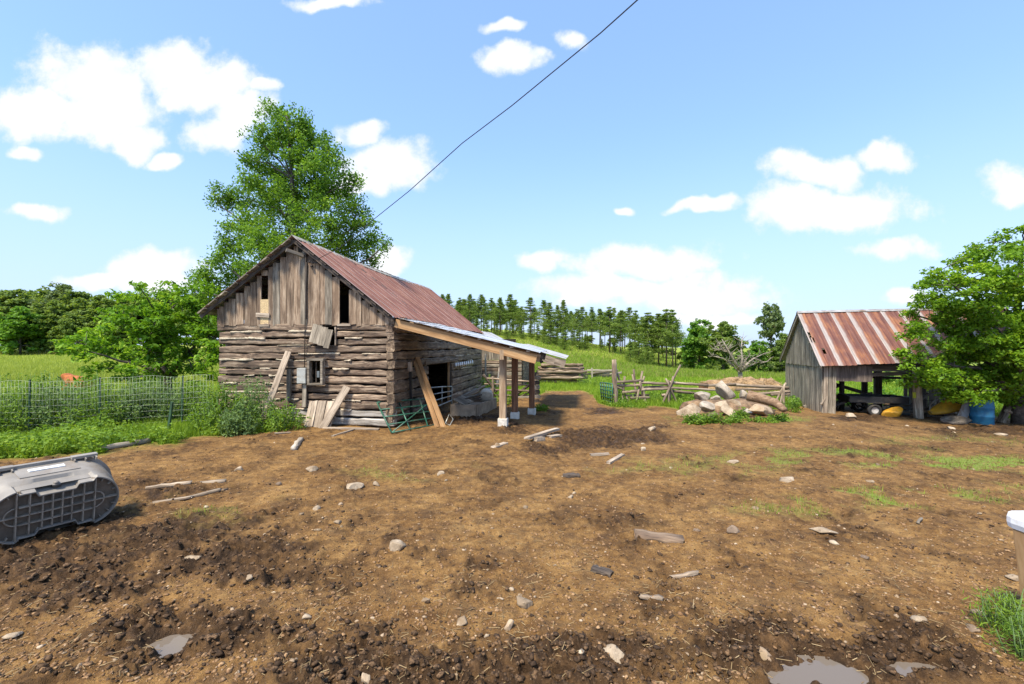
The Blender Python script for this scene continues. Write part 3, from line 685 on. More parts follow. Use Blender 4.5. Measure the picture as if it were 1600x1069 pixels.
tube_gate('door_gate', [SW(672,668,.12)+Vector((0,0,.12)), SW(706,640,.12), SW(706,604,.12), SW(672,606,.12)], 6, M_galv, .02, 'grey tubular gate closing the dark barn doorway', vbars=(0,.5,1))
tubes_ = thing('metal_bracket', Gs(700,664), 'small bent grey metal frame on the ground by the doorway', 'frame')
tube('bar', [Gs(696,662,-.02), Gs(703,668,-.03), Gs(708,662,-.05)+Vector((0,0,.1)), Gs(702,657,-.02)+Vector((0,0,.12)), Gs(696,662,-.02)], .014, M_galv, tubes_)

# ------------------------------------------------------------------ concrete trough with scrap
tr0 = Gs(724, 651); tx = Vector((math.cos(R(-4)), math.sin(R(-4)), 0)); ty = Vector((math.sin(R(16)), math.cos(R(16)), 0))
trough = thing('stone_trough', tr0, 'old concrete trough heaped with scrap wood under the lean-to', 'trough')
TW, TL, THT, TT = .74, 1.9, .37, .09
def tb(name, a, b2, z0, z1, th): beam(name, a+Vector((0,0,(z0+z1)/2)), b2+Vector((0,0,(z0+z1)/2)), th, z1-z0, M_conc, trough, kind='rect', seg=5, jit=.03)
q0 = tr0-tx*TW/2-Vector((0,0,.03)); q1 = tr0+tx*TW/2-Vector((0,0,.03))
tb('end_wall', q0, q1, 0, THT, TT); tb('end_wall', q0+ty*TL, q1+ty*TL, 0, THT, TT)
tb('side_wall', q0+ty*.05, q0+ty*(TL-.05), 0, THT-.004, TT); tb('side_wall', q1+ty*.05, q1+ty*(TL-.05), 0, THT-.004, TT)
beam('trough_floor', tr0+ty*.05+Vector((0,0,.15)), tr0+ty*(TL-.05)+Vector((0,0,.15)), TW-.05, .1, M_conc, trough)
def tp(a, b2, z): return tr0+tx*a+ty*b2+Vector((0,0,z))
tag(beam('scrap_board', tp(-.3,.35,.52), tp(.12,.15,.36), .46, .03, M_grey, up=Vector((.4,-.5,1))), 'square grey board tilted on the concrete trough', 'board')
for k, (a, z) in enumerate((((-.25,.9),.5),((-.05,1.1),.58),((.1,1.2),.5),((-.1,.7),.47))):
    c = tp(a[0], a[1], z); tag(beam('scrap_wood', c-tx*.38+Vector((0,0,-.12)), c+tx*.2+ty*.35+Vector((0,0,.2)), .1, .04, M_plank if k % 2 else M_sill, seg=2, jit=.05), 'split pale board in the scrap heap on the trough', 'board', 'scrap boards heaped on the trough')
for k in range(5):
    c = tp(random.uniform(-.2,.25), random.uniform(.2,.9), .4+.03*k); a = random.uniform(-.8,.8); d = Vector((math.cos(a),math.sin(a),random.uniform(-.1,.25)))
    tag(beam('scrap_stick', c-d*.28, c+d*.28, .06, .05, M_dead if k % 2 else M_darkw, kind='log', seg=3, jit=.15), 'short broken stick in the scrap heap on the trough', 'stick', 'broken sticks on the trough')
n = 20; v = []; f = []
prof = [(0,0),(.26,0),(.29,.03),(.27,.26),(.25,.3),(.2,.31),(0,.3)]
for j in range(n):
    a = 2*math.pi*j/n
    for (r_, h_) in prof: v.append((math.cos(a)*r_, math.sin(a)*r_, h_))
k_ = len(prof)
for j in range(n):
    for i in range(k_-1): f.append((j*k_+i, ((j+1)%n)*k_+i, ((j+1)%n)*k_+i+1, j*k_+i+1))
tag(mk('plastic_tub', v, f, plain('dusty_white_tub', (.58,.53,.44), .6, dirt=(.4,.34,.26)), None, Matrix.Translation(tp(.2,1.45,.52)) @ Matrix.Rotation(R(-60),4,'X') @ Matrix.Translation((0,0,-.2)) @ Matrix.Scale(.8,4), smooth=True), 'dusty white round tub tipped on its side behind the trough scrap', 'tub')

# ------------------------------------------------------------------ lean-to
lt = thing('lean_to', FW(786, 600)*1.0-Vector((0,0,FW(786,600).z)), 'open timber lean-to with pale steel roof along the log barn', 'lean-to')
rf0, rf1 = FW(618,505,.08), FW(838,562,.08)
beam('front_rafter', rf0, rf1, .06, .21, M_new, lt, kind='rect', seg=6, jit=.012)
eA, eD = FW(621,498,.2), FW(841,552,.2); dirR = (eD-eA)
roof_sheets(6, eA, eA+Sb*3.0, eD+Sb*3.0, eD, M_roofwhite, lt, 'roof_sheet', 4, 2, .015, jag=.01)
for k in range(9):
    q = (k+.5)/9; c = rf0*(1-q)+rf1*q+Vector((0,0,.15)); beam('purlin', c-Sb*.06, c+Sb*3.0, .09, .04, M_plank, lt)
for k in (1, 2, 3): beam('rafter', rf0+Sb*k*.95, rf1+Sb*k*.95, .05, .2, M_darkw if k > 1 else M_post, lt)
pinfo = [(786, 677, M_post, .17, 551), (804.5, 662, M_shadedpost, .17, 557), (831, 654, M_shadedpost, .165, 561)]
hd = []
for (px, py, mt, w, top) in pinfo:
    g = Gs(px, py-8); p = P(px, top, g.y)
    box('concrete_footing' , g+Vector((0,0,.06)), (.24,.24,.24), M_cement, lt, rz=-TH, bev=.02)
    beam('post', g+Vector((0,0,.15)), p, w, w, mt, lt, kind='rect', up=Sb, seg=3, jit=.015); hd.append(p)
beam('header_block', FW(784,547,.06), FW(784.5,562,.06), .1, .1, M_post, lt, up=Sb)
beam('outer_beam', hd[0]+Vector((0,.1,.04)), hd[2]+(hd[2]-hd[0])*.15+Vector((0,0,.04)), .1, .16, M_darkw, lt, kind='rect')
# second, lower roof section behind
Y2 = 14.3
sA, sD = P(800,538,Y2), P(883,561.5,Y2)
roof_sheets(4, sA, sA+Sb*4.2, sD+Sb*4.2, sD, M_roofgrey, lt, 'roof_sheet', 3, 2, .014, jag=.01)
for k in range(5):
    q0_, q1_ = k/5, (k+1)/5; c0 = sA*(1-q0_)+sD*q0_; c1 = sA*(1-q1_)+sD*q1_
    beam('fascia_board', c0+Sb*.05+Vector((0,0,-.15)), c1+Sb*.05+Vector((0,0,-.155+random.uniform(-.02,.01))), .03, .24, M_plank, lt)
beam('roof_edge_strip', P(838,551,Y2-.15), P(847,567,Y2-.15), .05, .1, M_iron, lt)

# ------------------------------------------------------------------ overhead cable
a = FW(488, 409, .12); tag(tube('overhead_cable', [a, P(530,388,11.0), P(570,354,10.4), P(640,298,9.3), P(722,224,8.2), P(800,165,7.2), P(872,106,6.4), P(938,52,5.7), P(996,0,5.1), P(1090,-90,4.3)], .008, M_cable, None, 6), 'black overhead cable strung down to the barn gable', 'cable')

# ------------------------------------------------------------------ second log outbuilding seen through the lean-to
b0 = G(757, 604); Yb = b0.y
ob = thing('log_outbuilding', b0, 'small grey log outbuilding with board gable standing behind the barn', 'shed')
bw = 4.2; bx = Vector((1,-.12,0)).normalized(); bo = P(690, 600, Yb); bo.z = gz(bo.x, bo.y)
hgt = CH+(HZ-574)/F*Yb+.55-bo.z
zt = 1.35
for k in range(7):
    z = bo.z+.1+k*zt/7; beam('wall_log', bo+Vector((0,0,z-bo.z)), bo+bx*(bw+.0)+Vector((0,0,z-bo.z)), .2, zt/7*.96, M_grey if k % 2 else M_log, ob, kind='log', seg=8, jit=.12)
beam('dark_lining', bo+Vector((.05,.2,zt/2)), bo+bx*bw+Vector((0,.2,zt/2)), .04, zt, M_void, ob)  # near-black sheet added as the dark between the logs
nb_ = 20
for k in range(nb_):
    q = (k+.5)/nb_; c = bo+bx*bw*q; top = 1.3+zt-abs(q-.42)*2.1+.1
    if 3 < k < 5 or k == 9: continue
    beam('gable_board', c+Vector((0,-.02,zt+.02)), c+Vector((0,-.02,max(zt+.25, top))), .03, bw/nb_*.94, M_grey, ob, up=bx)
beam('dark_lining', bo+Vector((0,.12,zt+.6))+bx*.3, bo+bx*(bw-.3)+Vector((0,.12,zt+.6)), .03, 1.0, M_void, ob)  # near-black sheet painting the dark behind the missing boards
eR = bo+bx*(bw+.25)+Vector((0,-.2,zt+.2)); rg = bo+bx*bw*.42+Vector((0,-.2,zt+1.55)); eL = bo-bx*.25+Vector((0,-.2,zt+.35)); bk = Vector((.12,1,0))*5
roof_sheets(5, rg, rg+bk, eR+bk, eR, M_roofgrey, ob, 'roof_panel', 3, 2, .015); roof_sheets(5, rg, rg+bk, eL+bk, eL, M_roofgrey, ob, 'roof_panel', 3, 2, .015)
beam('side_wall', bo+bx*bw+Vector((0,.1,zt/2)), bo+bx*bw+Vector((.5,4.6,zt/2)), .18, zt, M_log, ob)
tag(beam('leaning_pole', gs(P(759,586,Yb-1.2)), P(758.5,553,Yb-.8), .1, .1, M_dead, kind='round', seg=3, jit=.08), 'bare pale pole standing upright in front of the log outbuilding', 'pole')
tag(beam('leaning_pole', gs(P(776,600,Yb-1.4)), P(781,575,Yb-.5), .13, .13, M_dead, kind='round', seg=3, jit=.08), 'short pale pole leaning on the log outbuilding', 'pole')

# ------------------------------------------------------------------ log pile and loose timbers beyond
lp0 = G(878, 599)
lp_n = 0
for row in range(6):
    yy = row; n = (3, 3, 3, 3, 2, 2)[row]
    for k in range(n):
        z = lp0.z+.13+row*.19; dy = k*.36-.2+random.uniform(-.08,.08); L0 = lp0.x-1.75+random.uniform(-.15,.2)+row*.1; L1 = lp0.x+1.55+random.uniform(-.5,.25)-(row > 3)*.2
        c0 = Vector((L0, lp0.y+dy, z+random.uniform(-.03,.03))); c1 = Vector((L1, lp0.y+dy+random.uniform(-.3,.3), z+random.uniform(-.04,.05)))
        tag(beam('stacked_log', c0, c1, .23, .2, random.choice((M_log, M_log, M_rail, M_logbrown)), kind='round', seg=9, jit=.22, taper=random.uniform(.7,1.1), smooth=True),
            ('long weathered log on the ground course of the log stack', 'long weathered log in the second course of the log stack', 'long weathered log in the third course of the log stack',
             'long weathered log in the fourth course of the log stack', 'long weathered log one course below the top of the log stack', 'long weathered log on top of the log stack')[row], 'log', 'squared logs stacked in the grass')
lc = G(940, 590)
for k in range(6):
    a = R(random.uniform(-20, 25)); c = lc+Vector((random.uniform(-.4,.7), random.uniform(-.6,.6), .1+.12*k*.7)); d = Vector((math.cos(a), math.sin(a)*.6, random.uniform(-.05,.18)))
    tag(beam('loose_log', c-d*1.0, c+d*.9, .16, .14, M_dead if k % 2 else M_grey, kind='log', seg=5, jit=.16, smooth=True), 'pale loose log in the tangle beside the log stack', 'log', 'loose logs past the stack')
p = G(925, 592); tag(beam('marker_post', p-Vector((0,0,.1)), p+Vector((0,0,.75)), .1, .1, M_dead, kind='rect', jit=.04), 'short pale post between log stack and loose logs', 'post')

# ------------------------------------------------------------------ rail fence behind the yard, green gate and gate post
fp0 = G(962, 632)
tag(beam('gate_post', fp0-Vector((0,0,.15)), P(959, 562, fp0.y), .2, .18, M_rail, kind='round', seg=9, jit=.14, up=(1,0,0), smooth=True), 'tall rough tree-trunk gate post beside the green gate', 'post')
gb = G(940, 628); gc = G(957, 633)
tube_gate('yard_gate', [gb+Vector((0,0,.1)), gc+Vector((0,0,.1)), P(957,600,gc.y), P(938,598,gb.y)], 6, M_green, .022, 'green tubular yard gate swung back beside the trunk gate post', vbars=(0,.2,.4,.6,.8,1))
fence = thing('rail_fence', G(1045,626), 'weathered split-rail fence with crossed stakes behind the boulder heap', 'fence')
YF = fp0.y
def rail(x0, y0, x1, y1, Y0, Y1, r=.05, mt=M_rail): beam('rail', P(x0,y0,Y0), P(x1,y1,Y1), r*2, r*2, mt, fence, kind='round', seg=7, jit=.14, taper=random.uniform(.7,1), smooth=True)
for (x0,y0,x1,y1,a,b_) in ((962,597,1004,595,0,.2),(960,603,1003,602,.15,.1),(963,605,972,608,0,.1),(972,614,1000,610,.1,.2),(975,619,1014,617,.3,.3),(985,622,1015,621,.1,.1),
                           (1000,598,1047,600,.2,.3),(1002,609,1046,607,.1,.2),(1005,606,1045,604,.4,.3),(1046,598,1106,602,.3,.4),(1046,606,1142,611,.2,.3),(1047,611,1100,616,.4,.4),(1034,618,1046,617,.2,.2),
                           (1140,601,1232,606,.5,.7),(1150,609,1230,608,.8,.9),(1100,603,1150,600,.6,.4),(1180,616,1234,612,.6,.6),(1205,617,1234,616,.5,.5)):
    rail(x0,y0,x1,y1,YF+a,YF+b_, random.uniform(.035,.06))
def stake(x0, y0, x1, y1, Y0, Y1, r=.045, mt=M_rail):
    g = P(x0,y0,YF+Y0); g.z = gz(g.x, g.y)-.08; beam('stake', g, P(x1,y1,YF+Y1), r*2, r*2, mt, fence, kind='round', seg=5, jit=.13, taper=.75, smooth=True)
for q in ((985,626,964,584,.1,.3),(972,606,976,588,.2,.1),(993,626,1004,580,.0,.3),(990,600,1007,588,.35,.2),(1007,627,1000,596,.3,0),(999,596,988,585,.4,.5),(995,590,990,577,.4,.6),
          (1032,620,1063,570,.0,.35),(1045,624,1045,594,.1,.2),(1060,621,1040,592,.35,.1),(1217,624,1226,600,.3,.3),(1205,620,1228,598,.5,.3),(1010,615,1004,604,.1,.1),(1225,628,1224,604,.2,.2)): stake(*q)
stake(1043,620,1052,588,.3,.2,.055)

# brace fence seen under the lean-to
f2 = thing('pole_fence', G(805,622), 'low pole fence with slanting braces seen beyond the lean-to posts', 'fence')
Yq = G(805,622).y
for (x0,y0,x1,y1,r) in ((758,591,835,597,.04),(757,600,834,602,.035),(760,609,836,611,.04),(765,617,836,619,.035),(755,585,776,613,.055),(806,617,828,601,.05),(809,621,830,612,.03)):
    beam('pole', P(x0,y0,Yq+random.uniform(-.1,.1)), P(x1,y1,Yq+random.uniform(-.1,.1)), r*2, r*2, M_rail if r < .05 else M_darkw, f2, kind='round', seg=5, jit=.12, smooth=True)
for (x, top) in ((770,588),(801,590),(836,592),(840,585)):
    g = P(x,600,Yq); g.z = gz(g.x,g.y)-.05; beam('post', g, P(x,top,Yq), .1, .1, M_rail, f2, kind='round', seg=4, jit=.12, smooth=True)
for k in range(5): 
    beam('picket', P(810+k*4.6,621,Yq-.3), P(810.5+k*4.6,630,Yq-.3), .05, .05, M_dead, f2)
beam('pole', P(808,621,Yq-.3), P(832,620,Yq-.3), .07, .07, M_dead, f2)
st = thing('block_stack', G(839,629), 'thin column of stacked blocks at the end of the pole fence', 'stack')
for k in range(6): box('block', P(839+random.uniform(-1,1), 627-k*7.3, G(839,629).y)+Vector((0,0,.0)), (.2,.2,.13), M_rock2 if k % 2 else M_darkw, st, rz=random.uniform(-.3,.3), bev=.02)

# ------------------------------------------------------------------ boulder heap
RK = [(1079,642,40,36,.45,M_rock,11,'large pale leaning boulder at the open end of the boulder heap',(0,.35,0)),
      (1099,621,34,20,.5,M_rock2,12,'low brown earth-stained boulder behind the pale leaning one',(0,0,.3)),
      (1120,624,22,16,.4,M_rock2,13,'small grey boulder wedged under the round topmost one',(0,.2,.2)),
      (1133,612,32,36,.5,M_rock2,14,'round grey lichened boulder crowning the boulder heap',(.2,.2,.4)),
      (1123,634,40,15,.5,M_rock,15,'flat tan slab lying across the middle of the boulder heap',(0,-.4,0)),
      (1146,630,38,17,.5,M_rock,16,'blocky tan boulder under the round topmost boulder',(0,.1,.2)),
      (1164,620,18,18,.4,M_rock2,17,'pointed grey boulder beside the fallen brown trunk',(.3,-.2,.1)),
      (1142,646,34,26,.5,M_rock,18,'smooth tan boulder sloping to the dirt between two leafy weeds',(0,.6,0)),
      (1185,640,44,20,.6,M_rockb,19,'broad rough tan boulder under the fallen brown trunk',(0,.1,.3)),
      (1112,650,26,10,.3,M_rockd,20,'dark half-buried stone among weeds in the boulder heap',(0,0,.4)),
      (1165,645,24,12,.4,M_rock2,21,'small brown boulder low in the middle of the heap',(0,.2,.8)),
      (1108,636,26,16,.4,M_rock2,22,'soil-covered boulder behind the leafy weeds of the heap',(.2,.1,.6))]
for (x, y, w, h, d, mt, sd_, lab, rt) in RK:
    g = G(x, max(648, y+h*.4)); Yr = 1493/(min(max(655-(655-y)*.35, 640), 660)-540)
    c = P(x, y, Yr); k = Yr/F
    rock('boulder', c, (w*k*1.08, d*1.5, h*k*1.15), sd_, mt, lab, 'boulder', 'boulders heaped beside the shed', rot=rt, sub=4)
hm, fm = ICO[4]; hv = hm.copy(); hv[:,2] = np.maximum(hv[:,2], -.25); q = (fbm(hv[:,0]*3+5, hv[:,1]*3, 4, 3)-.5); hv = hv*(1+q*.5)[:,None]
M_soil = plain('heap_soil', (.21,.135,.075), .95, var=.4, scale=7, bump=1, dirt=(.1,.06,.035))
g = G(1135, 648); o = mk('soil_mound', hv*np.array((1.5,.62,.42)), fm, M_soil, None, Matrix.Translation(g+Vector((.1,.35,.02))), smooth=True); tag(o, 'low brown soil mound between and under the heaped boulders', 'mound')
tag(tube('fallen_log', [P(1168,618,12.9), P(1190,623,12.7), P(1212,630,12.4), P(1226,641,12.1)], [.15,.14,.12,.08], M_rockb if False else wood('brown_trunk', (.13,.075,.04), (.24,.15,.085), (.36,.25,.16), vary=.1, bump=.7), None, 10), 'fallen brown tree trunk lying down the side of the boulder heap', 'log')

# manure heap, hay, beyond fence
g = G(1185, 617); hv2 = hm.copy(); hv2[:,2] = np.maximum(hv2[:,2], -.2); q = (fbm(hv2[:,0]*4+9, hv2[:,1]*4, 5, 6)-.5); hv2 = hv2*(1+q*.6)[:,None]
M_man = plain('straw_manure', (.30,.195,.10), .95, var=.3, scale=5, bump=.5, dirt=(.18,.11,.055))
def straw_on(parent, c, rad, n, seed):
    r = np.random.default_rng(seed); d = r.normal(size=(n,3)); d /= np.linalg.norm(d, axis=1)[:,None]; d[:,2] = np.abs(d[:,2]); p = d*np.array(rad)*r.uniform(.9,1.12,(n,1)); e = r.normal(size=(n,3))*np.array((1,1,.5)); e = e/np.linalg.norm(e,axis=1)[:,None]*r.uniform(.06,.2,(n,1)); q = np.cross(e, r.normal(size=(n,3))); q = q/np.linalg.norm(q,axis=1)[:,None]*.007
    v = np.stack([p-e-q,p+e-q,p+e+q,p-e+q],1).reshape(-1,3); o = mk('loose_straw', v, np.arange(n*4,dtype=np.int32).reshape(-1,4), L_straw, parent, Matrix.Translation(c)); o['kind'] = 'stuff'
for (x, y, w, h, lab) in ((1170,612,105,24,'long brown heap of straw and manure behind the rail fence'),(1215,600,50,22,'taller straw pile beside the grey shed wall')):
    gg = G(x, 616); k = gg.y/F; mh = tag(mk('manure_heap', hv2*np.array((w*k*.55, .9, h*k*.95)), fm, M_man, None, Matrix.Translation(gg+Vector((0,1.2,0))), smooth=True), lab, 'heap'); straw_on(mh, gg+Vector((0,1.2,0)), (w*k*.52, .85, h*k*.9), 1500, int(x))
g = G(1099, 612); hb = thing('hay_bale', g, 'small brown bale with loose straw top beyond the rail fence', 'hay bale')
box('bale', g+Vector((0,0,.2)), (.34,.34,.46), plain('brown_bale', (.16,.07,.035), .95, var=.4, scale=14, bump=1), hb, rz=.3, bev=.05)
lst = []
for k in range(60):
    a = random.uniform(0,6.28); r_ = random.uniform(0,.2); c = g+Vector((math.cos(a)*r_, math.sin(a)*r_, .42)); lst.append(([c, c+Vector((random.uniform(-.1,.1),random.uniform(-.1,.1),random.uniform(.02,.12)))], .008))
tubes('straw', lst, L_straw, hb, 3)

# ------------------------------------------------------------------ grey drive shed
TS = R(-15); S0 = Vector((10.85, 15.9, 0)); S0.z = gz(S0.x, S0.y); Sx = Vector((math.cos(TS), math.sin(TS), 0)); Sy = Vector((-math.sin(TS), math.cos(TS), 0))
shed = thing('drive_shed', S0, 'grey board drive shed with rust-striped metal roof and open front', 'shed')
def SF(px, py, off=0.0): return hit(px, py, S0-Sy*off, Sy)
def SG(px, py, off=0.0): return hit(px, py, S0-Sx*off, Sx)
DEP, FL = 4.0, 6.2; ze = SF(1285, 572).z; zr = 3.38
def gat(x, y): return gz(x, y)
kz = 0
tt = 0.0; zmid = ze+.02
while tt < DEP:
    w = random.uniform(.13,.2); w = min(w, DEP-tt); c = S0+Sy*(tt+w/2); gzz = gat(c.x, c.y)
    beam('wall_board', Vector((c.x, c.y, gzz-.03)), Vector((c.x,c.y,zmid+random.uniform(-.02,.02)))+Sx*random.uniform(-.01,.01), .025, w*.95, M_grey, shed, up=Sy, seg=2, jit=.03, ragged=.02)
    top = ze+(zr-ze)*(1-abs((tt+w/2)/DEP-.5)*2)-.04
    if top-zmid > .1: beam('gable_board', c-Sx*.035+Vector((0,0,zmid-.06-c.z)), c-Sx*.035+Vector((0,0,top-c.z)), .025, w*.95, M_grey, shed, up=Sy, seg=2, jit=.03, ragged=.02)
    tt += w
for (x0, x1, yt, yb) in ((1277.5,1284,571,646),(1284.5,1289.5,573,647)):
    pass
for k, (xa, w) in enumerate(((.07,.13),(.21,.11),(.33,.1))):
    c = S0+Sx*xa-Sy*.03; beam('corner_board', Vector((c.x,c.y,gat(c.x,c.y)-.03)), Vector((c.x,c.y,ze+.02))+Sx*.03, .025, w, M_grey if k else M_plank, shed, up=Sx, jit=.03, seg=2)
pz0 = SF(1310,571).z; pz1 = SF(1310,595.5).z
x = .38
while x < 1.38:
    w = random.uniform(.12,.18); c = S0+Sx*(x+w/2); beam('header_board', Vector((c.x,c.y,pz1+random.uniform(-.02,.02))), Vector((c.x,c.y,pz0)), .025, w*.96, wood('shed_dark_board', (.06,.045,.035), (.14,.105,.085), (.24,.19,.155), vary=.3) if 'shed_dark_board' not in MATS else MATS['shed_dark_board'], shed, up=Sx, jit=.02); x += w
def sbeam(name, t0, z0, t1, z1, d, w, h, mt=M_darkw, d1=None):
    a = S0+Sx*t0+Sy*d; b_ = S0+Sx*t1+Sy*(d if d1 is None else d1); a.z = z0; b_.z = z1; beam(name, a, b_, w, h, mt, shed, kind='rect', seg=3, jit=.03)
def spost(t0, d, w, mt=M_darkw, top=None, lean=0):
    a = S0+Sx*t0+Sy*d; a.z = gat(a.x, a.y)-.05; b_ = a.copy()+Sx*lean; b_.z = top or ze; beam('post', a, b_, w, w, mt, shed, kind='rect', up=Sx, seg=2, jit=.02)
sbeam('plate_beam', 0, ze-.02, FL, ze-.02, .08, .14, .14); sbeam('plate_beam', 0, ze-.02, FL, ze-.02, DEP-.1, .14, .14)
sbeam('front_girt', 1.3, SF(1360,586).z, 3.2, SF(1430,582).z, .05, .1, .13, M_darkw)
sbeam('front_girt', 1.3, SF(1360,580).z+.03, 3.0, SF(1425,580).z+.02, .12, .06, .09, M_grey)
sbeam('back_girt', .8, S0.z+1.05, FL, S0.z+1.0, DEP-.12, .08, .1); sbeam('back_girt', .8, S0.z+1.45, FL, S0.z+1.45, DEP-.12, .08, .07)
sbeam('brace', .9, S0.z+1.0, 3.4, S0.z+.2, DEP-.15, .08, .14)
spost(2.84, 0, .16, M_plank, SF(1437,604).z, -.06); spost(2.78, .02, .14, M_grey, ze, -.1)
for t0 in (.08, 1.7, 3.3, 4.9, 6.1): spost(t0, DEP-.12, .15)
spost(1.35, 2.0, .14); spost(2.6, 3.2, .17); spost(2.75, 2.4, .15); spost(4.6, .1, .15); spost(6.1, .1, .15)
tt = .1
while tt < 1.7:
    w = random.uniform(.14,.2); c = S0+Sx*(tt+w/2)+Sy*DEP; beam('wall_board', Vector((c.x,c.y,gat(c.x,c.y)-.05)), Vector((c.x,c.y,ze)), .025, w*random.uniform(.8,.97), M_grey, shed, up=Sx); tt += w
tt = 4.3
while tt < FL:
    w = random.uniform(.14,.2); c = S0+Sx*(tt+w/2)+Sy*DEP; beam('wall_board', Vector((c.x,c.y,gat(c.x,c.y)-.05)), Vector((c.x,c.y,ze)), .025, w*random.uniform(.8,.97), M_grey, shed, up=Sx); tt += w
OS = .18
eF0 = S0-Sx*OS-Sy*.28; eF0.z = SF(1276,570.5).z-.02; eF1 = S0+Sx*(FL+.2)-Sy*.28; eF1.z = eF0.z+.28
rS0 = S0-Sx*OS+Sy*DEP/2; rS0.z = zr; rS1 = S0+Sx*(FL+.2)+Sy*DEP/2; rS1.z = zr+.05
eB0 = S0-Sx*OS+Sy*(DEP+.3); eB0.z = eF0.z+.05; eB1 = S0+Sx*(FL+.2)+Sy*(DEP+.3); eB1.z = eB0.z+.1
hole = {(0,1,4),(0,2,4),(0,3,5),(0,1,5),(0,6,7),(0,7,7)}
roof_sheets(12, rS0, rS1, eF1, eF0, M_roofshed, shed, nv=10, ribs=3, amp=.014, skip=hole)
roof_sheets(6, rS0, rS1, eB1, eB0, M_roofshed, shed, nv=4, ribs=2, amp=.014)
for (a, b_) in ((rS0, eF0), (rS0, eB0)): beam('rake_board', a+Sx*.04+Vector((0,0,-.07)), b_+Sx*.04+Vector((0,0,-.07)), .03, .1, M_grey, shed)
for k in range(8):
    q = (k+.5)/8; a = rS0*(1-q)+eF0*q; b_ = rS1*(1-q)+eF1*q; beam('roof_lath', a+Vector((0,0,-.05)), b_+Vector((0,0,-.05)), .1, .03, M_grey, shed)
v_ = []; f_ = []
for i in range(7):
    c = rS0*(1-i/6)+rS1*(i/6)+Vector((0,0,.05+random.uniform(-.008,.008))); v_ += [c+(eB0-rS0).normalized()*.13, c+Vector((0,0,.015)), c+(eF0-rS0).normalized()*.1]
for i in range(6):
    for k in range(2): f_.append((i*3+k,(i+1)*3+k,(i+1)*3+k+1,i*3+k+1))
wmk('ridge_cap', v_, f_, M_sheet, shed, origin=rS0).modifiers.new('thick','SOLIDIFY').thickness = .006

# ------------------------------------------------------------------ things in and by the shed
def wheel(parent, c, axis, r, w, tyre=M_tyre, rimm=M_rim):
    n = 18; x = Vector((0,0,1)); y = axis.cross(x); v = []; f = []
    prof = [(.55,-.5),(.9,-.5),(1,-.3),(1,.3),(.9,.5),(.55,.5)]; k_ = len(prof)
    for j in range(n):
        a = 2*math.pi*j/n; d = x*math.cos(a)+y*math.sin(a)
        for (rr_, o_) in prof: v.append(c+d*rr_*r+axis*o_*w)
    for j in range(n):
        for i in range(k_): f.append((j*k_+i, j*k_+(i+1)%k_, ((j+1)%n)*k_+(i+1)%k_, ((j+1)%n)*k_+i))
    wh = wmk('wheel', v, f, tyre, parent, origin=c, smooth=True)
    v = []; f = []
    for o_ in (-.3,.3):
        for j in range(n):
            a = 2*math.pi*j/n; v.append(c+(x*math.cos(a)+y*math.sin(a))*r*.56+axis*o_*w)
    for j in range(n): f.append((j,(j+1)%n,n+(j+1)%n,n+j))
    v += [c-axis*w*.12, c+axis*w*.12]
    for j in range(n): f.append((j, 2*n, (j+1)%n)); f.append((n+j,(n+(j+1)%n),2*n+1))
    wmk('rim', v, f, rimm, wh, origin=c)
tg = G(1370, 646); trl = thing('utility_trailer', tg, 'low black utility trailer parked inside the open shed', 'trailer')
c = SF(1362, 630, -.9); c.z = gat(c.x, c.y)
box('bed', c+Vector((0,0,.46)), (1.75,1.0,.05), M_black, trl, rz=TS)
for (dx, dy, sx, sy) in ((0,-.5,1.75,.04),(0,.5,1.75,.04),(-.86,0,.04,.96),(.86,0,.04,.96)): box('side_panel', c+Sx*dx+Sy*dy+Vector((0,0,.56)), (sx,sy,.2), M_black, trl, rz=TS, bev=.008)
wheel(trl, c-Sx*.18-Sy*.6+Vector((0,0,.21)), Sy, .21, .14); wheel(trl, c-Sx*.18+Sy*.6+Vector((0,0,.21)), Sy, .21, .14)
beam('fender', c-Sx*.45-Sy*.6+Vector((0,0,.46)), c+Sx*.1-Sy*.6+Vector((0,0,.46)), .18, .03, M_black, trl)
beam('axle', c-Sx*.18-Sy*.55+Vector((0,0,.21)), c-Sx*.18+Sy*.55+Vector((0,0,.21)), .05, .05, M_iron, trl)
beam('drawbar', c-Sx*.8+Vector((0,0,.4)), c-Sx*1.5+Vector((0,0,.12)), .08, .08, M_black, trl)
tv, tf = rock_geo(77, 3, 4); yc = SF(1397, 641, -.15); yc.z = gat(yc.x, yc.y)+.15
tag(mk('yellow_plastic_tub', tv*np.array((.42,.22,.2)), tf, M_yellow, None, Matrix.Translation(yc) @ Matrix.Rotation(R(-20),4,'Y'), smooth=True), 'crumpled yellow plastic shell on the floor in front of the trailer', 'shell')
bc = SF(1406, 638, -1.3); bc.z = gat(bc.x, bc.y)
bn = thing('grey_bin', bc, 'dark grey square bin standing behind the yellow shell in the shed', 'bin'); box('body', bc+Vector((0,0,.3)), (.42,.42,.62), M_bin, bn, bev=.03); box('lid', bc+Vector((0,0,.635)), (.46,.46,.05), M_bin, bn, bev=.02)
c = SF(1312, 640, -1.2); c.z = gat(c.x,c.y); hr = thing('hay_rake', c, 'curved dark iron hoops lying in the corner of the shed', 'rake')
for k in range(3): tube('hoop', [c+Sx*(k*.12-.3)+Sy*.1*k+Vector((0,0,.05)), c+Sx*(k*.12-.2)+Vector((0,0,.35)), c+Sx*(k*.12+.15)+Vector((0,0,.42)), c+Sx*(k*.12+.4)+Vector((0,0,.08))], .018, M_iron, hr)
plank('shed_plank', SF(1283,632,.05), SF(1292,618,.0), .07, .03, M_plank, 'short stick leaning inside the shed corner', 'stick')
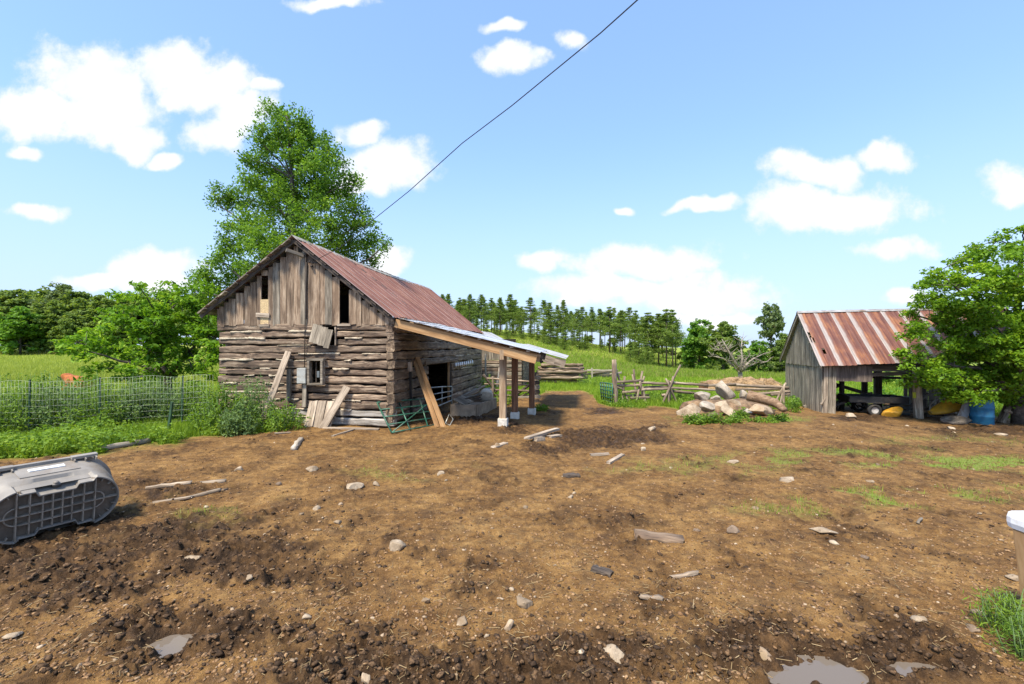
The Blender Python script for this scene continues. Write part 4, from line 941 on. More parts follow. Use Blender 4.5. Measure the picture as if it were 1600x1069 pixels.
for k in range(7):
    c = SF(1420+random.uniform(-18,60), 650+random.uniform(-4,3), -.4-random.random()); c.z = gat(c.x,c.y)+.05+.05*k; a = random.uniform(-.5,.5); d = Vector((math.cos(a),math.sin(a),random.uniform(-.1,.1)))
    tag(beam('scrap_lumber', c-d*.55, c+d*.55, .1, .05, M_darkw if k % 2 else M_grey, jit=.03), 'scrap lumber piece piled on the shed floor', 'lumber', 'scrap lumber on the shed floor')
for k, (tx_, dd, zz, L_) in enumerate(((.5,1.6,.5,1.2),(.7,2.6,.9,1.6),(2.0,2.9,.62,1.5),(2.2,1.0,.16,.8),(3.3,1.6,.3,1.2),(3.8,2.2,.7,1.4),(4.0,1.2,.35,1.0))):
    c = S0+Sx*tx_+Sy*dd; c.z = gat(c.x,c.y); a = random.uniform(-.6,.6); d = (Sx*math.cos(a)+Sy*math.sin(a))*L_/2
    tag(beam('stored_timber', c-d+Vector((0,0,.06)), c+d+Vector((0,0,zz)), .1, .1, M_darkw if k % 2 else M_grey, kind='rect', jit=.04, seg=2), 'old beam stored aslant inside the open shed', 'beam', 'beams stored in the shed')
# leaning fork with yellow tag
lf = thing('leaning_tool', gs(SF(1434,653,.0)), 'thin pale tool handle with a yellow-green grip leaning by the shed post', 'tool')
beam('handle', gs(SF(1434,653,.02)), SF(1429,622,.05), .03, .03, M_plank, lf); beam('grip', SF(1429,622,.05), SF(1428.5,613,.05), .06, .06, plain('lime_plastic', (.5,.55,.05), .5), lf)
# yellow kayak
ky = thing('yellow_kayak', gs(G(1500,654)), 'long yellow kayak propped up behind the blue barrel under the maple', 'kayak')
k0, k1 = P(1452,648,15.2), P(1562,603,15.0); ax = (k1-k0); L = ax.length; ax.normalize(); sdv = Vector((-.15,.75,.5)); sdv = (sdv-ax*sdv.dot(ax)).normalized(); upv = ax.cross(sdv)
v = []; f = []; ns, nr_ = 18, 12
for i in range(ns+1):
    q = i/ns; wv_ = .3*math.sin(math.pi*min(max(q*.94+.03,0),1))**.6; hv_ = .17*math.sin(math.pi*min(max(q*.94+.03,0),1))**.45; cc = k0+ax*L*q+upv*(.09*(2*q-1)**2)
    for j in range(nr_):
        a = 2*math.pi*j/nr_; v.append(cc+sdv*math.cos(a)*wv_+upv*math.sin(a)*hv_*(1 if math.sin(a) < 0 else .55))
for i in range(ns):
    for j in range(nr_): f.append((i*nr_+j, i*nr_+(j+1)%nr_, (i+1)*nr_+(j+1)%nr_, (i+1)*nr_+j))
f += [tuple(range(nr_)), tuple(ns*nr_+j for j in range(nr_))]
wmk('hull', v, f, M_yellow, ky, smooth=True)
cc = k0+ax*L*.52+upv*.08; ring = [cc+ax*math.cos(a)*.36+sdv*math.sin(a)*.2+upv*.02 for a in np.linspace(0, 2*math.pi, 17)]
tube('cockpit_rim', ring, .02, M_black, ky)
# blue barrel
bg = gs(G(1534,661.5)); br_ = thing('blue_barrel', bg, 'faded blue plastic barrel standing under the maple by the shed', 'barrel')
n = 24; prof = [(.0,0),(.26,0),(.285,.03),(.28,.26),(.295,.29),(.295,.33),(.28,.36),(.28,.56),(.295,.59),(.295,.63),(.28,.66),(.275,.8),(.25,.86),(.255,.88),(.22,.88),(.21,.85),(0,.85)]
v = []; f = []; k_ = len(prof)
for j in range(n):
    a = 2*math.pi*j/n
    for (r_, h_) in prof: v.append(bg+Vector((math.cos(a)*r_, math.sin(a)*r_, h_*.9-.03)))
for j in range(n):
    for i in range(k_-1): f.append((j*k_+i, ((j+1)%n)*k_+i, ((j+1)%n)*k_+i+1, j*k_+i+1))
wmk('drum', v, f, M_blue, br_, smooth=True)
for dx in (-.12,.12): tube('bung', [bg+Vector((dx,0,.74)), bg+Vector((dx,0,.78))], .04, M_blue, br_, 8)
# leaning grey sheets, poles
gl = thing('leaning_sheets', gs(G(1503,658)), 'bent grey metal sheets leaning together beside the blue barrel', 'sheets')
for k in range(3):
    a0 = gs(G(1500+k*5,660-k)); b0_ = P(1514+k*3,626,14.6+k*.1); beam('sheet', a0+Vector((0,.1*k,0)), b0_, .34-.05*k, .012, M_sheet, gl, up=(.3,-1,.4), seg=4, jit=.02)
for (x0,y0,x1,y1,lab) in ((1560,660,1580,618,'thick grey pole leaning in the shade beside the blue barrel'),(1566,662,1586,616,'second grey pole leaning alongside the first past the barrel'),(1573,642,1596,652,'short grey bar lying aslant beyond the leaning poles')):
    plank('leaning_pole', gs(G(x0,y0)) if y0 > 650 else P(x0,y0,14.6), P(x1,y1,14.9), .13, .11, M_rail, lab, 'pole', kind='round')
sg = gs(G(1498,663)); tag(mk('root_stump', rock_geo(91,3,5)[0]*np.array((.42,.3,.16)), ICO[3][1], M_bark, None, Matrix.Translation(sg+Vector((0,.1,.05))), smooth=True), 'low grey root stump at the foot of the metal sheets', 'stump')
wfx = thing('wire_netting', gs(G(1470,655)), 'sagging rusty wire panel behind the shed post', 'wire panel')
for k in range(4): tube('wire', [P(1444,626+k*7,15.3), P(1475,625+k*7.4,15.3), P(1500,624+k*7.8,15.3)], .008, M_iron, wfx, 4)
for k in range(6): tube('wire', [P(1447+k*9,624,15.3), P(1447+k*9,652,15.3)], .008, M_iron, wfx, 4)
tube('hoop', [P(1452,646,15.2), P(1453,634,15.2), P(1460,626,15.2), P(1468,624,15.2)], .02, M_sheet, wfx, 5)
for k, x in enumerate((1467,1476,1493,1500)): 
    a = P(x,640,17.2); a.z = gat(a.x,a.y); tag(beam('thin_post', a, P(x,606+k%2*4,17.2), .08, .06, M_dead, kind='rect', jit=.05), 'thin pale post standing in the dark behind the kayak', 'post', 'thin posts behind the kayak')

# ------------------------------------------------------------------ stock tank lying on its side
def build_tank():
    cen = (P(-15,811,4.62)+P(180,768,5.46))/2; d = Vector((.5,.87,0)).normalized(); nrm = Vector((.87,-.5,0)).normalized()
    gc = gs(cen); tilt = R(8)
    up = Vector((0,0,1)); nb = (nrm*math.cos(tilt)-up*math.sin(tilt)).normalized(); ub = d.cross(nb)*-1; ub = ub if ub.z > 0 else -ub
    HB, HR_, WB, WR, DP = .59, .70, 1.10, 1.24, .58
    base_c = gc+Vector((0,0,HB/2+.0))
    tk = thing('stock_tank', gc, 'grey oval plastic stock tank lying on its side in the mud', 'tank')
    def stad(w, h, n=56, notch=0.0):
        pts = []; r = h/2; s = w/2-r
        for i in range(n):
            q = i/n*(4*s+2*math.pi*r)
            if q < 2*s: x, y = -s+q, r
            elif q < 2*s+math.pi*r: a = (q-2*s)/r; x, y = s+r*math.sin(a), r*math.cos(a)
            elif q < 4*s+math.pi*r: x, y = s-(q-2*s-math.pi*r), -r
            else: a = (q-4*s-math.pi*r)/r; x, y = -s-r*math.sin(a), -r*math.cos(a)
            if notch:
                k = (.045 if abs(x) < .31 else 0)+(.05 if abs(x) < .16 else 0); y -= math.copysign(k*notch, y) if abs(y) > r*.93 else 0
            pts.append((x, y))
        return pts
    def pt(x, y, dep): return base_c+d*x+ub*y-nb*dep
    n = 112; V = []; Fc = []
    rings = [(WR+.07,HR_+.07,DP+.0,0),(WR+.07,HR_+.07,DP-.045,0),(WR,HR_,DP-.05,0),(WR-.03,HR_-.02,DP*.72,0),(WR-.06,HR_-.045,DP*.42,0),(WR-.08,HR_-.06,DP*.36,.0),(WB+.02,HB+.02,DP*.30,.55),(WB+.01,HB+.01,.05,1),(WB-.01,HB-.01,.0,1),(WB-.035,HB-.035,.0,1),(WB-.04,HB-.04,.05,1)]
    for (w, h, dep, nt) in rings: V += [pt(x, y, dep) for (x, y) in stad(w, h, n, nt)]
    for i in range(len(rings)-1):
        for j in range(n): Fc.append((i*n+j, i*n+(j+1)%n, (i+1)*n+(j+1)%n, (i+1)*n+j))
    inner = [(WR+.03,HR_+.03,DP+.0),(WR-.03,HR_-.03,DP-.03),(WB-.06,HB-.06,.07)]; b0 = len(V)
    for (w, h, dep) in inner: V += [pt(x, y, dep) for (x, y) in stad(w, h, n)]
    for j in range(n): Fc.append((j, b0+j, b0+(j+1)%n, (j+1)%n))
    for i in range(2):
        for j in range(n): Fc.append((b0+i*n+j, b0+(i+1)*n+j, b0+(i+1)*n+(j+1)%n, b0+i*n+(j+1)%n))
    body = wmk('body', V, Fc, M_tank, tk, smooth=True); body.modifiers.new('edges', 'EDGE_SPLIT').split_angle = R(40)
    o = stad(WB-.03, HB-.03, n, 1); v = [pt(x,y,.055) for x,y in o]+[pt(x,y,.075) for x,y in o]
    wmk('base_plate', v, [tuple(range(n)), tuple(range(2*n-1,n-1,-1))]+[(j,(j+1)%n,n+(j+1)%n,n+j) for j in range(n)], M_tankbase, tk)
    def inside(x, y):
        r = (HB-.04)/2; s = (WB-.04)/2-r; cx = max(-s, min(s, x)); k = (.045 if abs(x) < .31 else 0)+(.05 if abs(x) < .16 else 0)
        return math.hypot(x-cx, y) < r and abs(y) < r-k
    def rib(x0, y0, x1, y1):
        ts = [i/160 for i in range(161)]; ok = [t for t in ts if inside(x0+(x1-x0)*t, y0+(y1-y0)*t)]
        if len(ok) < 4: return
        a, b = ok[0], ok[-1]; beam('rib', pt(x0+(x1-x0)*a, y0+(y1-y0)*a, .03), pt(x0+(x1-x0)*b, y0+(y1-y0)*b, .03), .05, .011, M_tankrib, tk, up=ub if abs(x1-x0) > abs(y1-y0) else d)
    for yy in (-.095, 0, .095): rib(-.56 if yy == 0 else -.30, yy, .56 if yy == 0 else .30, yy)
    for xx in (-.32,-.22,-.12,-.04,.04,.12,.22,.32): rib(xx, -.4, xx, .4)
    st_ = [pt(x, y, .025) for x, y in stad(.82, .19*1.02, 48)]; st_.append(st_[0]); tube('rib', st_, .008, M_tankrib, tk, 5)
    for k in range(9):
        for sg in (-1, 1):
            a = R(-80+k*20); r0, r1 = (HB-.04)/2-.035, (HB-.04)/2; s = (WB-.04)/2-r1
            if k % 1 == 0: beam('rib', pt(sg*(s+r0*math.cos(a)), r0*math.sin(a), .035), pt(sg*(s+r1*math.cos(a)), r1*math.sin(a), .035), .04, .008, M_tankrib, tk, up=nb.cross(d))
    # raised side panel, sticker, drain, rim lugs
    def side(x, q, lift): # q 0 at rim .. 1 near base, on the upper side
        dep = DP*(1-q)-.02*q; h = HR_+(HB-HR_)*q*.8; return pt(x, h/2+lift, dep)
    for (x0, x1, q0, q1, lf, mt, nm) in ((-.25,.25,.16,.55,.004,M_tank,'side_panel'),(-.15,.15,.26,.36,.016,M_sticker,'sticker')):
        v = [side(x0,q0,lf-.01),side(x1,q0,lf-.01),side(x1,q1,lf-.01),side(x0,q1,lf-.01),side(x0,q0,lf+.008),side(x1,q0,lf+.008),side(x1,q1,lf+.008),side(x0,q1,lf+.008)]
        wmk(nm, v, [(3,2,1,0),(4,5,6,7),(0,1,5,4),(1,2,6,5),(2,3,7,6),(3,0,4,7)], mt, tk)
    for x in (-.36,.36):
        lug = beam('rim_lug', pt(x-.12, HR_/2+.035, DP-.06), pt(x+.12, HR_/2+.035, DP-.06), .07, .035, M_tank, tk, up=ub, kind='rect')
        for e in (-.1,0,.1): beam('lug_rib', pt(x+e, HR_/2+.0, DP-.13), pt(x+e, HR_/2+.02, DP-.05), .012, .04, M_tank, lug, up=ub)
    dc = pt(.0, HB/2-.06, .09); tube('drain_plug', [dc, dc+ub*.03], .045, M_black, tk, 12); tube('drain_plug', [dc+ub*.03, dc+ub*.05], .025, M_tank, tk, 6)
build_tank()

# ------------------------------------------------------------------ wooden post with white cap at the edge of the yard
pb = gs(G(1643, 992), .05); pt_ = P(1624, 832, pb.y)
cp = thing('capped_post', pb, 'thick sawn timber post with rounded white plastic cap', 'post')
beam('post', pb, pt_, .2, .2, M_new, cp, kind='rect', up=(0,1,0), seg=2)
box('cap', pt_+Vector((.02,0,.055)), (.27,.27,.14), M_cap, cp, bev=.05)

# ------------------------------------------------------------------ stones, planks and sticks on the yard
ST = [(620,852,34,30,M_rock,'largest pale rough stone standing alone on the open dirt'),(818,938,36,22,M_rock,'smooth pale oval stone on dry dirt above the dark mud'),(955,1012,46,34,M_rock,'big tan stone half sunk in the black mud'),
      (722,970,26,18,M_rock,'rounded pale stone at the edge of the dark mud'),(795,978,20,20,M_rockb,'small brown round stone in the dark mud edge'),(574,1055,18,22,M_rockb,'small tan upright stone in the wet mud'),
      (1147,822,28,20,M_rockd,'dark brown stone alone on dry dirt'),(1284,829,40,12,M_rock,'flat white stone with a grass tuft beside it'),(1197,1022,28,18,M_rockb,'orange-brown stone beside the muddy puddle'),
      (552,761,34,9,M_rock,'flat pale slab stone flush with the dirt'),(489,737,22,9,M_rock,'flat tan stone in the thin grass'),(375,730,16,8,M_rock,'small whitish flat stone up the yard from the tank'),(494,795,14,11,M_rock,'small white pebble-stone alone on brown dirt'),
      (688,738,12,9,M_rock,'round white stone in the middle of the yard'),(776,697,12,9,M_rock,'whitish stone near the fallen boards'),(300,872,34,14,M_rock,'pale stone with a grass blade poking out of the churned mud'),
      (1018,670,18,9,M_rock,'pale stone on the dark dung patch'),(1005,701,10,8,M_rock,'small pale stone below the dung patch'),(1145,720,22,6,M_rock,'flat grey stone on thin grass'),(1487,671,14,8,M_rock,'white stone in the shade line by the stump'),
      (1565,680,24,6,M_rock,'flat tan stone at the edge of the maple shade'),(1330,650,22,7,M_rock,'pale flat stone in front of the trailer'),(897,765,10,5,M_rock,'small flat white stone on open dirt'),(588,757,14,8,M_rock,'small pale stone beside the slab stone'),
      (20,992,26,9,M_rock,'chalky flat stone in the dry corner of the yard'),(1585,905,24,10,M_rock,'grey flat stone beside the capped post'),(1230,748,34,6,M_rock,'long pale flat stone with thin grass around it'),(1360,752,16,5,M_rock,'small grey flat stone past the long pale one'),(850,680,14,8,M_rock,'small pale stone beside the fallen boards')]
for i, (x, y, w, h, mt, lab) in enumerate(ST):
    g = gs(G(x, y+h*.3)); k = g.y/F; rock('fieldstone', g+Vector((0,0,h*k*.12)), (w*k*1.1, w*k*.95, max(h*k*1.25, w*k*.28)), 200+i, mt, lab, 'stone', 'stones lying about the yard', rot=(random.uniform(-.1,.1), random.uniform(-.12,.12), random.uniform(0,6)))
for i in range(46):
    x = random.uniform(80, 1580); y = 665+340*random.random()**1.6; g = gs(G(x, y)); s_ = random.uniform(.05,.11)
    if 320 < x < 760 and y < 690: continue
    rock('fieldstone', g+Vector((0,0,s_*.05)), (s_*1.3, s_, s_*.65), 300+i, random.choice((M_rock,M_rock,M_rockb,M_rockd)), 'fist-sized stone bedded in the bare dirt of the yard', 'stone', 'small stones in the dirt', rot=(0,0,random.uniform(0,6)), sub=2)
def gplank(x0, y0, x1, y1, w, th, mt, lab, kind='plain', jit=.05, name='loose_plank', cat='plank', lift=.02):
    a, b_ = Gs(x0,y0), Gs(x1,y1); a.z += lift; b_.z += lift; return tag(beam(name, a, b_, w, th, mt, kind=kind, seg=6, jit=jit, ragged=.02, smooth=kind != 'plain'), lab, cat)
gplank(823,692,871,675,.13,.05,M_plank,'pale plank resting on a short block near the lean-to post',lift=.09)
gplank(836,690,849,688,.12,.1,M_plank,'short wood block under the pale plank',name='wood_block',cat='block',lift=.03)
gplank(858,684,875,680,.16,.05,M_plank,'short flat offcut beside the pale plank')
gplank(771,702,790,696,.12,.03,M_plank,'thin board scrap on dirt below the lean-to footing')
gplank(922,710,952,709,.09,.035,M_plank,'narrow lath lying across the yard by the dung patch')
gplank(950,722,973,711,.08,.035,M_plank,'slanting lath on the dirt below the dung patch')
gplank(880,742,905,742,.12,.06,M_darkw,'small dark wood chunk on open dirt',kind='log',jit=.2,name='wood_chunk',cat='wood')
gplank(993,833,1066,838,.2,.09,wood('muddy_timber', (.07,.045,.03), (.16,.105,.065), (.27,.19,.12), vary=.1),'dark muddy timber pressed flat into the dirt',kind='log',jit=.12,lift=.0)
gplank(243,757,352,750,.1,.06,M_rail,'long grey split rail lying beyond the stock tank',kind='log',jit=.12)
gplank(228,762,300,756,.07,.05,M_rail,'thinner split stick beside the long grey rail',kind='log',jit=.14)
gplank(240,781,300,776,.05,.04,M_rail,'thin pale stick in the churned dirt below the rails',kind='log',jit=.15)
gplank(290,776,345,768,.05,.04,M_rail,'pale thin branch pointing from the sticks toward the barn',kind='log',jit=.15)
gplank(155,707,233,694,.11,.11,M_dead,'pale round pole lying in low weeds by the fence',kind='round',jit=.08,name='lying_pole',cat='pole',lift=.05)
gplank(458,706,471,688,.1,.1,M_dead,'short pale crooked branch piece in front of the barn weeds',kind='log',jit=.25,name='branch_piece',cat='branch')
gplank(430,682,455,680,.05,.04,M_rail,'small stick on dirt beside the weeds',kind='log',jit=.2,name='stick',cat='stick')
gplank(1434,822,1440,812,.03,.02,M_dead,'tiny bleached twig on dry dirt',kind='log',jit=.2,name='twig',cat='twig')
gplank(1047,898,1090,894,.04,.03,M_rail,'curved thin stick on dirt below the muddy timber',kind='log',jit=.25,name='stick',cat='stick')
gplank(1000,930,1035,933,.04,.03,M_rail,'thin stick beside the smooth oval stone',kind='log',jit=.25,name='stick',cat='stick')
gplank(925,888,955,897,.09,.05,M_darkw,'dark broken bark piece on the dirt',kind='log',jit=.25,name='bark_piece',cat='bark')

# soil crumbs too many to count
def scatter_crumbs(name, n, seed, smin, smax, mt, wet_shade_p, pebble=False):
    r = np.random.default_rng(seed); px = r.uniform(-60, 1660, n*4); py = 652+r.random(n*4)**1.15*420
    Y = CH*F/(py-HZ); X = (px-800)/F*Y; z, g, w, t_ = gsurf(X, Y)
    pd = np.ones(len(X), bool)
    for (a_, b2, rx, ry) in PUD: pd &= np.hypot((X-a_)/rx, (Y-b2)/ry) > 1.25
    keep = pd & (g < .3) & (r.random(n*4) < (w*wet_shade_p+(1-w)*(1-wet_shade_p))); idx = np.nonzero(keep)[0][:n]; X, Y, z = X[idx], Y[idx], z[idx]; n = len(idx)
    v0, f0 = ICO[1]; k = len(v0); s = smin+(smax-smin)*r.random(n)**2.5; ang = r.uniform(0, 6.28, n)
    v = v0[None]*(1+r.uniform(-.42,.42,(n,k,1)))*np.stack([s*r.uniform(.8,1.5,n), s*r.uniform(.7,1.2,n), s*r.uniform(.45,.8,n)],1)[:,None,:]
    c, sn = np.cos(ang)[:,None], np.sin(ang)[:,None]; v = np.stack([v[...,0]*c-v[...,1]*sn, v[...,0]*sn+v[...,1]*c, v[...,2]], -1)+np.stack([X,Y,z+s*.12],1)[:,None,:]
    f = (f0[None]+(np.arange(n)*k)[:,None,None]).reshape(-1,3)
    o = mk(name, v.reshape(-1,3), f.astype(np.int32), mt, smooth=False); o['kind'] = 'stuff'; return o
def crumb_mat(name, a, b_, rough=.9):
    m, t, b = mat(name); r = t.add('ShaderNodeNewGeometry').outputs['Random Per Island']; c = t.mix(r, a, b_); c = t.mix(t.smooth(t.noise(t.add('ShaderNodeNewGeometry').outputs['Position'], 60, 3), .4, .65), c, [q*.6 for q in a]); t.l.new(c, b.inputs['Base Color']); b.inputs['Roughness'].default_value = rough; b.inputs['Specular IOR Level'].default_value = .25; return m
scatter_crumbs('dirt_crumbs', 15000, 1, .003, .018, crumb_mat('dry_crumb', (.19,.105,.05), (.36,.225,.115)), .15)
scatter_crumbs('dark_crumbs', 8000, 4, .003, .012, crumb_mat('dark_crumb', (.05,.03,.016), (.15,.09,.045)), .2)
scatter_crumbs('mud_clods', 9000, 2, .004, .026, crumb_mat('wet_clod', (.04,.023,.012), (.17,.1,.05), .85), .95)
scatter_crumbs('pebbles', 800, 3, .005, .02, crumb_mat('pebble', (.26,.175,.1), (.52,.41,.29)), .35, True)

def litter(name, n, seed, mt):
    r = np.random.default_rng(seed); px = r.uniform(-60,1660,n); py = 655+r.random(n)**1.2*415; Y = CH*F/(py-HZ); X = (px-800)/F*Y; z, g, w, t_ = gsurf(X, Y); k = (g < .5) & (fbm(X*1.2, Y*1.2, 3, 44) > .45); X, Y, z = X[k], Y[k], z[k]; n = len(X)
    a = r.uniform(0,6.28,n); L = r.uniform(.01,.05,n); wd = r.uniform(.001,.0024,n); d = np.stack([np.cos(a),np.sin(a),r.uniform(-.1,.25,n)],1)*L[:,None]; q = np.stack([-np.sin(a),np.cos(a),np.zeros(n)],1)*wd[:,None]; c = np.stack([X,Y,z+.006],1)
    v = np.stack([c-d-q,c+d-q,c+d+q+np.array((0,0,.002)),c-d+q+np.array((0,0,.002))],1).reshape(-1,3); o = mk(name, v, np.arange(n*4,dtype=np.int32).reshape(-1,4), mt); o['kind'] = 'stuff'
litter('straw_litter', 5500, 9, leaf_mat('trodden_straw', (.13,.085,.04), (.30,.21,.10), (.42,.32,.18), .1))

# ------------------------------------------------------------------ foliage helpers
def unit(a): return a/np.maximum(np.linalg.norm(a, axis=-1, keepdims=True), 1e-9)
def leaves(c, size, r, asp=.55, up=.7, droop=.25, fold=.18):
    """one folded diamond leaf per centre"""
    n = len(c); nr = unit(r.normal(size=(n,3))+np.array((0,0,up))*1.3); ax = r.normal(size=(n,3)); ax[:,2] -= droop; ax = unit(ax-nr*(ax*nr).sum(1)[:,None]); sd_ = np.cross(nr, ax)
    s = np.asarray(size)*r.uniform(.65,1.25,n); s = s[:,None]
    a = c-ax*s*.5; b_ = c+ax*s*.5; l = c+sd_*s*asp*.5+nr*s*fold; q = c-sd_*s*asp*.5+nr*s*fold
    v = np.stack([a, l, b_, q], 1).reshape(-1,3); f = np.arange(n*4, dtype=np.int32).reshape(-1,4); return v, f
def lobes_px(lst, Y, dy):
    """lobes given where the crown bulges in the view at a known distance; depth follows their width"""
    out = []
    for i, (px, py, rp) in enumerate(lst):
        r_ = rp/F*Y; p = P(px, py, Y+random.uniform(-dy, dy)); out.append((np.array(p), r_))
    return out
def crown(lobes, per, cl_r, n_leaf, size, seed, asp=.55, up=.7, flat=.75):
    r = np.random.default_rng(seed); C = []; cents = []
    for (c, R_) in lobes:
        k = max(2, int(per*R_*R_)); d = unit(r.normal(size=(k,3))); rad = R_*r.random(k)**.45; cc = c+d*rad[:,None]*np.array((1,1,.9)); cents.append(cc)
    cents = np.concatenate(cents)
    for cc in cents:
        k = int(n_leaf*r.uniform(.5,1.3)); C.append(cc+unit(r.normal(size=(k,3)))*(cl_r*r.random(k)**.5)[:,None]*np.array((1.1,1.1,flat)))
    C = np.concatenate(C); v, f = leaves(C, size, r, asp, up); return v, f, cents
def limb_path(a, b_, r, sagz=.12, n=5):
    a = np.array(a); b_ = np.array(b_); L = np.linalg.norm(b_-a); pts = []
    for i in range(n+1):
        q = i/n; p = a*(1-q)+b_*q+np.array((0,0,1))*L*sagz*math.sin(math.pi*q)*.6+r.normal(size=3)*L*.025*math.sin(math.pi*q); pts.append(Vector(p))
    return pts
def tree(name, base, trunk, lobes, cents, v, f, leafmat, barkmat, label, cat='tree', group=None, tw=.018, ntw=90, seed=1, rt=.2):
    """trunk: list of points; limbs reach the lobes, twigs reach leaf clumps"""
    t_ = thing(name, base, label, cat, group); r = np.random.default_rng(seed); lst = []
    n = len(trunk); lst.append((trunk, [rt*(1-.75*i/(n-1)) for i in range(n)])); T = np.array([tuple(p) for p in trunk])
    ends = []
    for (c, R_) in lobes:
        zz = c[2]-np.linalg.norm(c[:2]-T[:,:2].mean(0))*.75-R_*.3; i = int(np.argmin(np.abs(T[:,2]-max(zz, T[0,2]+(T[-1,2]-T[0,2])*.15)))); i = max(i, 1)
        pth = limb_path(T[i], c, r); ri = rt*(1-.75*i/(n-1))*.5; lst.append((pth, list(np.linspace(ri, tw, len(pth))))); ends.append(np.array([tuple(p) for p in pth]))
    if len(ends):
        E = np.concatenate(ends)
        for cc in cents[r.permutation(len(cents))[:ntw]]:
            j = np.argmin(((E-cc)**2).sum(1)); pth = limb_path(E[j], cc, r, .05, 3); lst.append((pth, list(np.linspace(tw*.8, tw*.3, len(pth)))))
    tubes('trunk', lst, barkmat, t_, 6)
    o = WM[t_.name].translation; mk('crown', v-np.array(o), f, leafmat, t_, Matrix.Translation(o)); return t_
def copy_tree(src, loc, rz, sc, label, group):
    r_ = src.copy(); col.objects.link(r_); M = Matrix.Translation(loc) @ Matrix.Rotation(rz,4,'Z') @ Matrix.Diagonal((sc[0], sc[0], sc[1], 1)); r_.matrix_basis = M; r_['label'] = label
    if group: r_['group'] = group
    for ch in list(src.children):
        c = ch.copy(); col.objects.link(c); c.parent = r_; c.matrix_parent_inverse = Matrix.Identity(4); c.matrix_basis = ch.matrix_basis.copy()
    return r_

# tall ash-like tree behind the barn
LB1 = [(435,300,30),(480,310,34),(525,310,26),(385,285,20),(430,205,22),(465,225,26),(385,345,24),(420,390,30),(470,400,34),(525,400,30),(360,350,16),(495,265,26),(425,182,26),(452,185,22),(478,205,28),(500,220,22),(408,222,26),(440,230,34),(480,245,36),(515,250,26),(392,250,18),(420,268,36),(462,285,42),(510,290,36),(545,285,20),(350,305,20),(337,318,14),(372,318,26),(405,318,36),
       (445,335,44),(495,340,46),(540,330,34),(565,350,22),(400,365,34),(450,385,42),(500,390,42),(548,378,36),(580,382,22),(602,382,10),(365,385,28),(340,405,22),(375,420,32),(345,440,28),(318,432,18),(410,415,36),(575,405,16),(300,455,24),(330,470,30)]
Y1 = 17.5; base1 = Vector((-8.75, Y1, 0)); base1.z = gz(base1.x, base1.y)
lob = lobes_px(LB1, Y1, 1.3); v, f, ce = crown(lob, 42, .3, 60, .115, 11, flat=.9)
tree('tall_leafy_tree', base1, [base1-Vector((0,0,.2)), P(452,520,Y1), P(455,430,Y1), P(458,350,Y1), P(456,280,Y1), P(452,215,Y1), P(448,180,Y1)], lob[::2], ce, v, f, L_ash, M_bark, 'tall open-crowned leafy tree rising behind the barn roof', rt=.16, ntw=160, seed=3)

# broad sumac-like tree left of the barn
LB2 = [(120,535,20),(150,522,26),(135,548,24),(175,545,30),(180,500,26),(205,475,28),(215,520,36),(245,470,34),(240,505,34),(255,545,36),(285,470,32),(290,510,38),(300,550,38),(325,480,26),(325,520,32),(330,560,30),(225,565,30),(270,575,28),(195,560,26),(310,585,24),(160,575,18),(130,585,16),(200,590,20),(240,592,22),(285,455,16),(320,450,14),(222,455,14),(105,545,12)]
Y2_ = 16.0; base2 = P(265,600,Y2_); base2.z = gz(base2.x, base2.y)
lob = lobes_px(LB2, Y2_, 1.5); v, f, ce = crown(lob, 30, .27, 40, .2, 12, asp=.36, up=1.2, flat=.5)
tree('spreading_tree', base2, [base2-Vector((0,0,.2)), P(262,592,Y2_), P(255,570,Y2_), P(248,540,Y2_), P(245,505,Y2_)], lob[::2], ce, v, f, L_sumac, M_bark, 'broad bright green spreading tree left of the log barn behind the wire fence', rt=.15, ntw=120, seed=4)

# maple over the shed end
LB3 = [(1420,560,22),(1432,520,24),(1450,470,26),(1440,600,22),(1462,585,30),(1470,540,36),(1485,445,34),(1480,490,38),(1505,600,32),(1515,560,40),(1520,510,44),(1525,450,40),(1510,410,26),(1535,395,24),(1560,375,14),(1556,420,40),(1565,480,46),(1560,540,46),(1555,595,36),(1590,395,26),(1605,440,44),(1610,500,50),(1600,560,46),(1600,605,34),(1650,420,46),(1660,480,56),(1650,540,56),(1645,600,40),(1700,500,56),(1700,570,46),(1715,440,40),(1750,520,44),(1600,362,14),(1440,440,14),(1422,490,14),(1478,620,16),(1530,618,18),(1580,622,18),(1465,425,14)]
Y3 = 13.9; base3 = P(1592,640,14.6); base3.z = gz(base3.x, base3.y)
lob = lobes_px(LB3, Y3, .9); v, f, ce = crown(lob, 48, .24, 66, .105, 13, asp=.7, up=1.1, flat=.6)
tree('maple_tree', base3, [base3-Vector((0,0,.2)), P(1592,615,14.6), P(1590,570,14.5), P(1588,510,14.3), P(1592,450,14.2), P(1596,400,14.1)], lob[::2], ce, v, f, L_maple, M_bark, 'dense bright green maple overhanging the end of the grey shed', rt=.2, ntw=160, seed=5)

